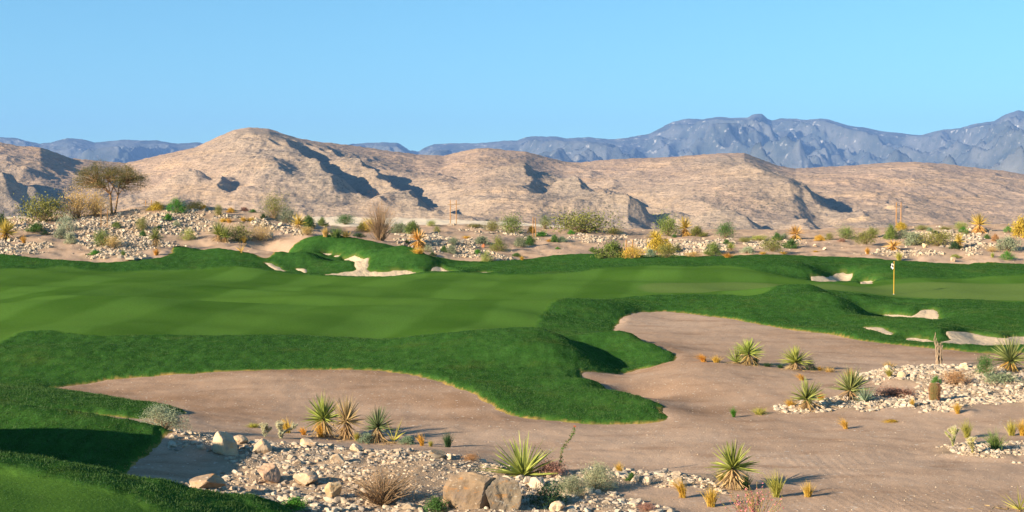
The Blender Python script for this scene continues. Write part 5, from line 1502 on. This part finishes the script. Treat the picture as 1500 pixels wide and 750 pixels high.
def pink_bush():
    r = np.random.default_rng(8)
    root = link('flowering_shrub', None, label='pink-flowered wispy shrub at the bottom right of centre', category='shrub')
    x, y, z_ = at(1106, 772, 26.4); root.location = (x, y, ground(x, y)); m = y / F
    s = np.array([62 * m, 40 * m, 78 * m]); paths, rads, fl = [], [], []
    for i in range(72):
        d = sph(r, 1, 35, 85)[0]; e = d * r.uniform(.75, 1.05); b = r.normal(0, .06, 3) * [1, 1, 0]
        p = [(b + e * t + np.array([0, 0, .12 * t * (1 - t)])) * s for t in np.linspace(0, 1, 6)]
        paths.append(p); rads.append([.007, .006, .005, .004, .004, .003])
        for t in r.uniform(.4, 1.0, 16): fl.append((b + e * t + np.array([0, 0, .12 * t * (1 - t)]) + r.normal(0, .018, 3)) * s)
    o = link('stems', as_mesh('wispy_stems', tubes(paths, rads, 4), M_WOOD, True), None, root); o.color = (.30, .22, .09, 1)
    fl = np.array(fl); a = fl[::2]; b = fl[1::2]
    q = link('blossoms', as_mesh('pink_flowers', leaf_quads(r, a, .042, .5, 1.6), M_LEAF), None, root); q.color = (.58, .20, .22, 1)
    q = link('leaves', as_mesh('wispy_leaves', leaf_quads(r, b, .036, .5, 3.0), M_LEAF), None, root); q.color = (.30, .28, .08, 1)
pink_bush()

# ------------------------------------------------------------------ boulders and slabs
def boulder(px, py, wpx, hpx, seed, label, col=(1, 1, 1), squash=1.0, rz=0.0, D=None, sink=.28, sub=4, cuts=11, tilt=0.0, dmax=.9):
    v, f = rock_verts(sub, seed, 1.0, cuts, .045, .40, dmax)
    ext_ = v.max(0) - v.min(0); v = (v - (v.max(0) + v.min(0)) / 2) / ext_
    x, y = spot(px, py, D); m = y / F
    o = link('boulder', new_mesh('boulder_shape', v, f, smooth=False), M_BOULDER, label=label, category='boulder')
    h = hpx * m; w_ = wpx * m
    o.scale = (w_, w_ * .85, h * (1 + sink)); o.location = (x, y, ground(x, y) + h * (1 + sink) * (.5 - sink / (1 + sink))); o.rotation_euler = (0, tilt, rz); o.color = (*col, 1)
    return o
boulder(330, 663, 38, 32, 3, 'big square cream boulder at the left end of the front stone bank', (1.35, 1.32, 1.25), sub=3)
boulder(304, 728, 54, 20, 4, 'low tan boulder at the edge of the front grass', (1.05, .95, .85), sub=3, D=28.2)
boulder(692, 739, 88, 52, 47, 'large rust-streaked boulder, left half of the split pair in front', (.80, .72, .64), tilt=.15, sink=.5, cuts=13, sub=4, dmax=.80)
boulder(737, 742, 56, 47, 48, 'grey split boulder with a shaded face, right half of the split pair', (.70, .69, .67), tilt=-.1, sink=.45, cuts=13, sub=4, dmax=.8)
boulder(382, 662, 34, 20, 7, 'cream boulder below the smaller pale cholla', (1.45, 1.42, 1.36), sub=3)
boulder(352, 650, 24, 13, 8, 'flat cream boulder between the square boulder and the smaller cholla', (1.45, 1.4, 1.3), sub=3)
boulder(393, 706, 34, 26, 9, 'pinkish boulder half sunk in the middle of the front stone bank', (1.15, 1.0, .95), sub=3)
boulder(448, 710, 40, 20, 10, 'broad cream boulder in the middle of the front stone bank', (1.3, 1.25, 1.15), sub=3)
boulder(488, 730, 26, 24, 12, 'yellowish upright boulder low in the front stone bank', (1.35, 1.25, 1.0), sub=3)
boulder(522, 660, 20, 12, 13, 'whitish boulder on top of the front stone bank beside the yucca trio', (1.6, 1.6, 1.55), sub=3)
boulder(640, 670, 24, 11, 14, 'dark grey boulder on the top edge of the front stone bank', (.62, .64, .62), sub=3)
boulder(657, 672, 10, 8, 15, 'small round whitish boulder beside the dark grey one', (1.7, 1.65, 1.6), sub=3)
boulder(453, 653, 26, 12, 16, 'flat pale boulder in front of the tall yellow-green yucca', (1.5, 1.45, 1.4), sub=3)
boulder(494, 676, 22, 12, 17, 'rounded grey-white boulder in the upper middle of the front stone bank', (1.4, 1.4, 1.4), sub=3)
boulder(787, 712, 24, 13, 18, 'smooth white boulder just right of the grey split boulder', (1.7, 1.7, 1.7), sub=3)
boulder(773, 709, 16, 11, 19, 'bluish-white boulder touching the smooth white one', (1.5, 1.55, 1.6), sub=3)
boulder(816, 750, 24, 17, 20, 'white boulder at the bottom below the dark green bush', (1.75, 1.7, 1.6), sub=3)
boulder(930, 707, 14, 11, 21, 'round white boulder, left of two in the white stones', (1.75, 1.7, 1.62), sub=3)
boulder(947, 709, 13, 11, 22, 'round white boulder, right of two in the white stones', (1.75, 1.7, 1.62), sub=3)
boulder(990, 712, 20, 14, 23, 'cream boulder behind the tall gold tuft', (1.6, 1.5, 1.3), sub=3)
boulder(1301, 543, 11, 9, 24, 'white rock at the crest of the stony rise with a straw tuft behind', (1.8, 1.75, 1.65), sub=3)
boulder(1321, 552, 15, 9, 25, 'cream rock right of the green-gold tuft on the stony rise', (1.7, 1.6, 1.4), sub=3)
boulder(1239, 588, 10, 9, 26, 'white rock at the foot of the wide brown-skirted yucca', (1.75, 1.7, 1.65), sub=3)
boulder(1412, 540, 12, 9, 27, 'pinkish-white rock on the crest right of the dead ocotillo', (1.7, 1.55, 1.5), sub=3)
boulder(1396, 383, 8, 7, 28, 'pale boulder alone at the far turf edge on the right', (1.75, 1.65, 1.5), sub=3)
boulder(1354, 363, 7, 7, 29, 'cream boulder below the largest straw-olive bush', (1.7, 1.55, 1.3), sub=3)
boulder(1422, 339, 6, 5, 30, 'white rock at the foot of the big golden yucca on the skyline', (1.8, 1.75, 1.7), sub=2)
boulder(1194, 361, 7, 4, 31, 'grey-white rock on bare ground, farther of two', (1.6, 1.6, 1.6), sub=2)
boulder(1208, 366, 6, 4, 32, 'white rock on bare ground, nearer of two', (1.8, 1.75, 1.7), sub=2)
boulder(995, 344, 8, 6, 33, 'white rock left of the tall golden yucca on the crest', (1.9, 1.85, 1.8), sub=2)
boulder(236, 307, 6, 5, 34, 'white rock on the crest beside the yellow-flowered bush', (1.8, 1.75, 1.7), sub=2)
boulder(396, 347, 9, 8, 35, 'grey-white rock on the slope below the grey-green airy bush', (1.5, 1.5, 1.5), sub=2)
boulder(411, 331, 8, 6, 36, 'pale rock on the right shoulder of the left bank', (1.6, 1.6, 1.6), sub=2)
boulder(708, 362, 5, 5, 37, 'rust-red rock on the shoulder of the stony bank', (1.3, .62, .4), sub=2)
boulder(542, 340, 7, 5, 38, 'white rock at the foot of the leafless orange bush', (1.8, 1.7, 1.5), sub=2)

def slab(px, py, wpx, label, rz):
    bm_v = [(-.5, -.5, 0), (.45, -.55, 0), (.52, .4, 0), (.1, .55, 0), (-.48, .48, 0)]
    n_ = len(bm_v); v = bm_v + [(a * .96, b * .96, 1) for a, b, _ in bm_v]
    f = [tuple(range(n_))[::-1], tuple(range(n_, 2 * n_))] + [(i, (i + 1) % n_, n_ + (i + 1) % n_, n_ + i) for i in range(n_)]
    o = link('stone_slab', mesh_mixed('slab_shape', v, f), M_ROCK, label=label, category='stone slab'); m = place(o, px, py, rz, None, -.02)
    o.scale = (wpx * m, 1.6, .14)
slab(193, 379.5, 14, 'flat pale stone slab at the turf edge, nearer the dark tuft', .1)
slab(208, 379.0, 14, 'flat pale stone slab at the turf edge, nearer the golden tuft', -.1)

# ------------------------------------------------------------------ posts, poles, flag
def box_vf(x0, x1, y0, y1, z0, z1, b=0.0):
    v = np.array([(x, y, z_) for z_ in (z0, z1) for y in (y0, y1) for x in (x0, x1)], float)
    return v, np.array([(0, 2, 3, 1), (4, 5, 7, 6), (0, 1, 5, 4), (2, 6, 7, 3), (0, 4, 6, 2), (1, 3, 7, 5)])
def line_poles(xs, ytop, ybase, beam_y, beam_x, D, label):
    root = link('line_poles', None, label=label, category='utility pole')
    xm = sum(xs) / 2; x0, y0, _ = at(xm, ybase, D); zg = ground(x0, y0); root.location = (x0, y0, zg); m = D / F
    top = at(xm, ytop, D)[2] - zg; bz = at(xm, beam_y, D)[2] - zg
    for q in xs:
        dx = (q - xm) * m
        o = link('pole', as_mesh('pole_shape', tubes([[(dx, 0, -.3), (dx, 0, top * .5), (dx, 0, top)]], [[.055, .05, .045]], 8), M_POST, True), None, root)
    link('crossbeam', as_mesh('beam_shape', box_vf((beam_x[0] - xm) * m, (beam_x[1] - xm) * m, -.11, -.05, bz - .035, bz + .035), M_TWIG), None, root)
line_poles((659.7, 668.3), 293, 331, 299.6, (655.5, 674), 165, 'pair of tall wooden line poles with a crossbeam against the hills')
line_poles((1312.7, 1319.6), 296.5, 333, 303, (1309, 1322.5), 165, 'orange wooden line poles with a crossbeam above the yellow flowering bush')
line_poles((213.6, 222), 293, 309, 298.6, (209.5, 223), 150, 'short wooden line poles with a crossbeam right of the lone tree')

def stake(px, ytop, ybase, label):
    o = link('wooden_stake', None, label=label, category='stake')
    x, y = spot(px, ybase); zg = ground(x, y); h = (ybase - ytop) * y / F; w_ = .03
    v = np.array([(-w_, -w_, -.2), (w_, -w_, -.2), (w_, w_, -.2), (-w_, w_, -.2), (-w_, -w_, h * .95), (w_, -w_, h * .95), (w_, w_, h * .95), (-w_, w_, h * .95), (0, 0, h)])
    f = [(3, 2, 1, 0), (0, 1, 5, 4), (1, 2, 6, 5), (2, 3, 7, 6), (3, 0, 4, 7), (4, 5, 8), (5, 6, 8), (6, 7, 8), (7, 4, 8)]
    me = mesh_mixed('stake_shape', v, f); me.materials.append(M_POST)
    o2 = bpy.data.objects.new('wooden_stake', me); COL.objects.link(o2)
    for k_ in ('label', 'category'): o2[k_] = o[k_]
    bpy.data.objects.remove(o); o2.name = 'wooden_stake'; o2.location = (x, y, zg); o2.rotation_euler = (random.uniform(-.03, .03), random.uniform(-.03, .03), .4)
stake(780.7, 317.5, 347, 'left stake of the pair on the crest above the grey cushion bush')
stake(784.8, 318.5, 347, 'right stake of the pair on the crest above the grey cushion bush')
stake(917, 350.5, 378, 'left stake of the pair in the golden airy bush at the turf edge')
stake(926.3, 350.5, 378, 'right stake of the pair in the golden airy bush at the turf edge')
stake(148, 302, 334, 'left stake of the pair in the stones below the lone tree')
stake(157, 305, 332, 'right stake of the pair in the stones below the lone tree')
stake(54.3, 308.5, 325, 'single stake in the broad yellow-green bush')

def flagstick():
    root = link('flagstick', None, label='yellow flagstick with black and white checked flag on the green', category='golf flag')
    m = place(root, 1309.3, 431); H = 47.5 * m
    pole = tubes([[(0, 0, -.1), (0, 0, H * .5), (0, 0, H)]], [[.024, .022, .018]], 10)
    link('pole', as_mesh('stick', pole, M_YELLOW, True), None, root)
    k_ = tubes([[(0, 0, H), (0, 0, H + .015), (0, 0, H + .035), (0, 0, H + .05)]], [[.022, .034, .034, .004]], 10)
    link('finial', as_mesh('knob', k_, M_YELLOW, True), None, root)
    n1, n2 = 24, 18; v, f, ck = [], [], []
    for i in range(n1 + 1):
        for j in range(n2 + 1):
            a, b = i / n1, j / n2                      # a from the stick outwards, b from top to bottom; the cloth hangs limp in folds
            x = -.01 - .26 * a * (1 - .2 * b) + .04 * b; y = .07 * math.sin(a * 9 + b * 1.5) * a
            z_ = H + .01 - .40 * b - .22 * a ** 1.2
            v.append((x, y, z_)); ck.append(0.0)
    vv, ff, cc = [], [], []
    for i in range(n1):
        for j in range(n2):
            q = [i * (n2 + 1) + j, (i + 1) * (n2 + 1) + j, (i + 1) * (n2 + 1) + j + 1, i * (n2 + 1) + j + 1]
            o_ = len(vv); vv += [v[t] for t in q]; ff.append((o_, o_ + 1, o_ + 2, o_ + 3)); cc += [float((i // 8 + j // 6 + 1) % 2)] * 4
    me = new_mesh('flag_cloth', np.array(vv), np.array(ff), {'check': cc}, smooth=True); me.materials.append(M_CHECK)
    link('flag', me, None, root)
    th = np.arange(20) * 2 * math.pi / 20
    ring = np.array([(.06 * math.cos(a), .06 * math.sin(a), -.12) for a in th] + [(.06 * math.cos(a), .06 * math.sin(a), .012) for a in th] + [(.052 * math.cos(a), .052 * math.sin(a), .012) for a in th])
    fc = np.array([(k * 20 + i, k * 20 + (i + 1) % 20, (k + 1) * 20 + (i + 1) % 20, (k + 1) * 20 + i) for k in range(2) for i in range(20)])
    link('cup', as_mesh('cup_ring', (ring, fc), M_DARK, True), None, root)
flagstick()
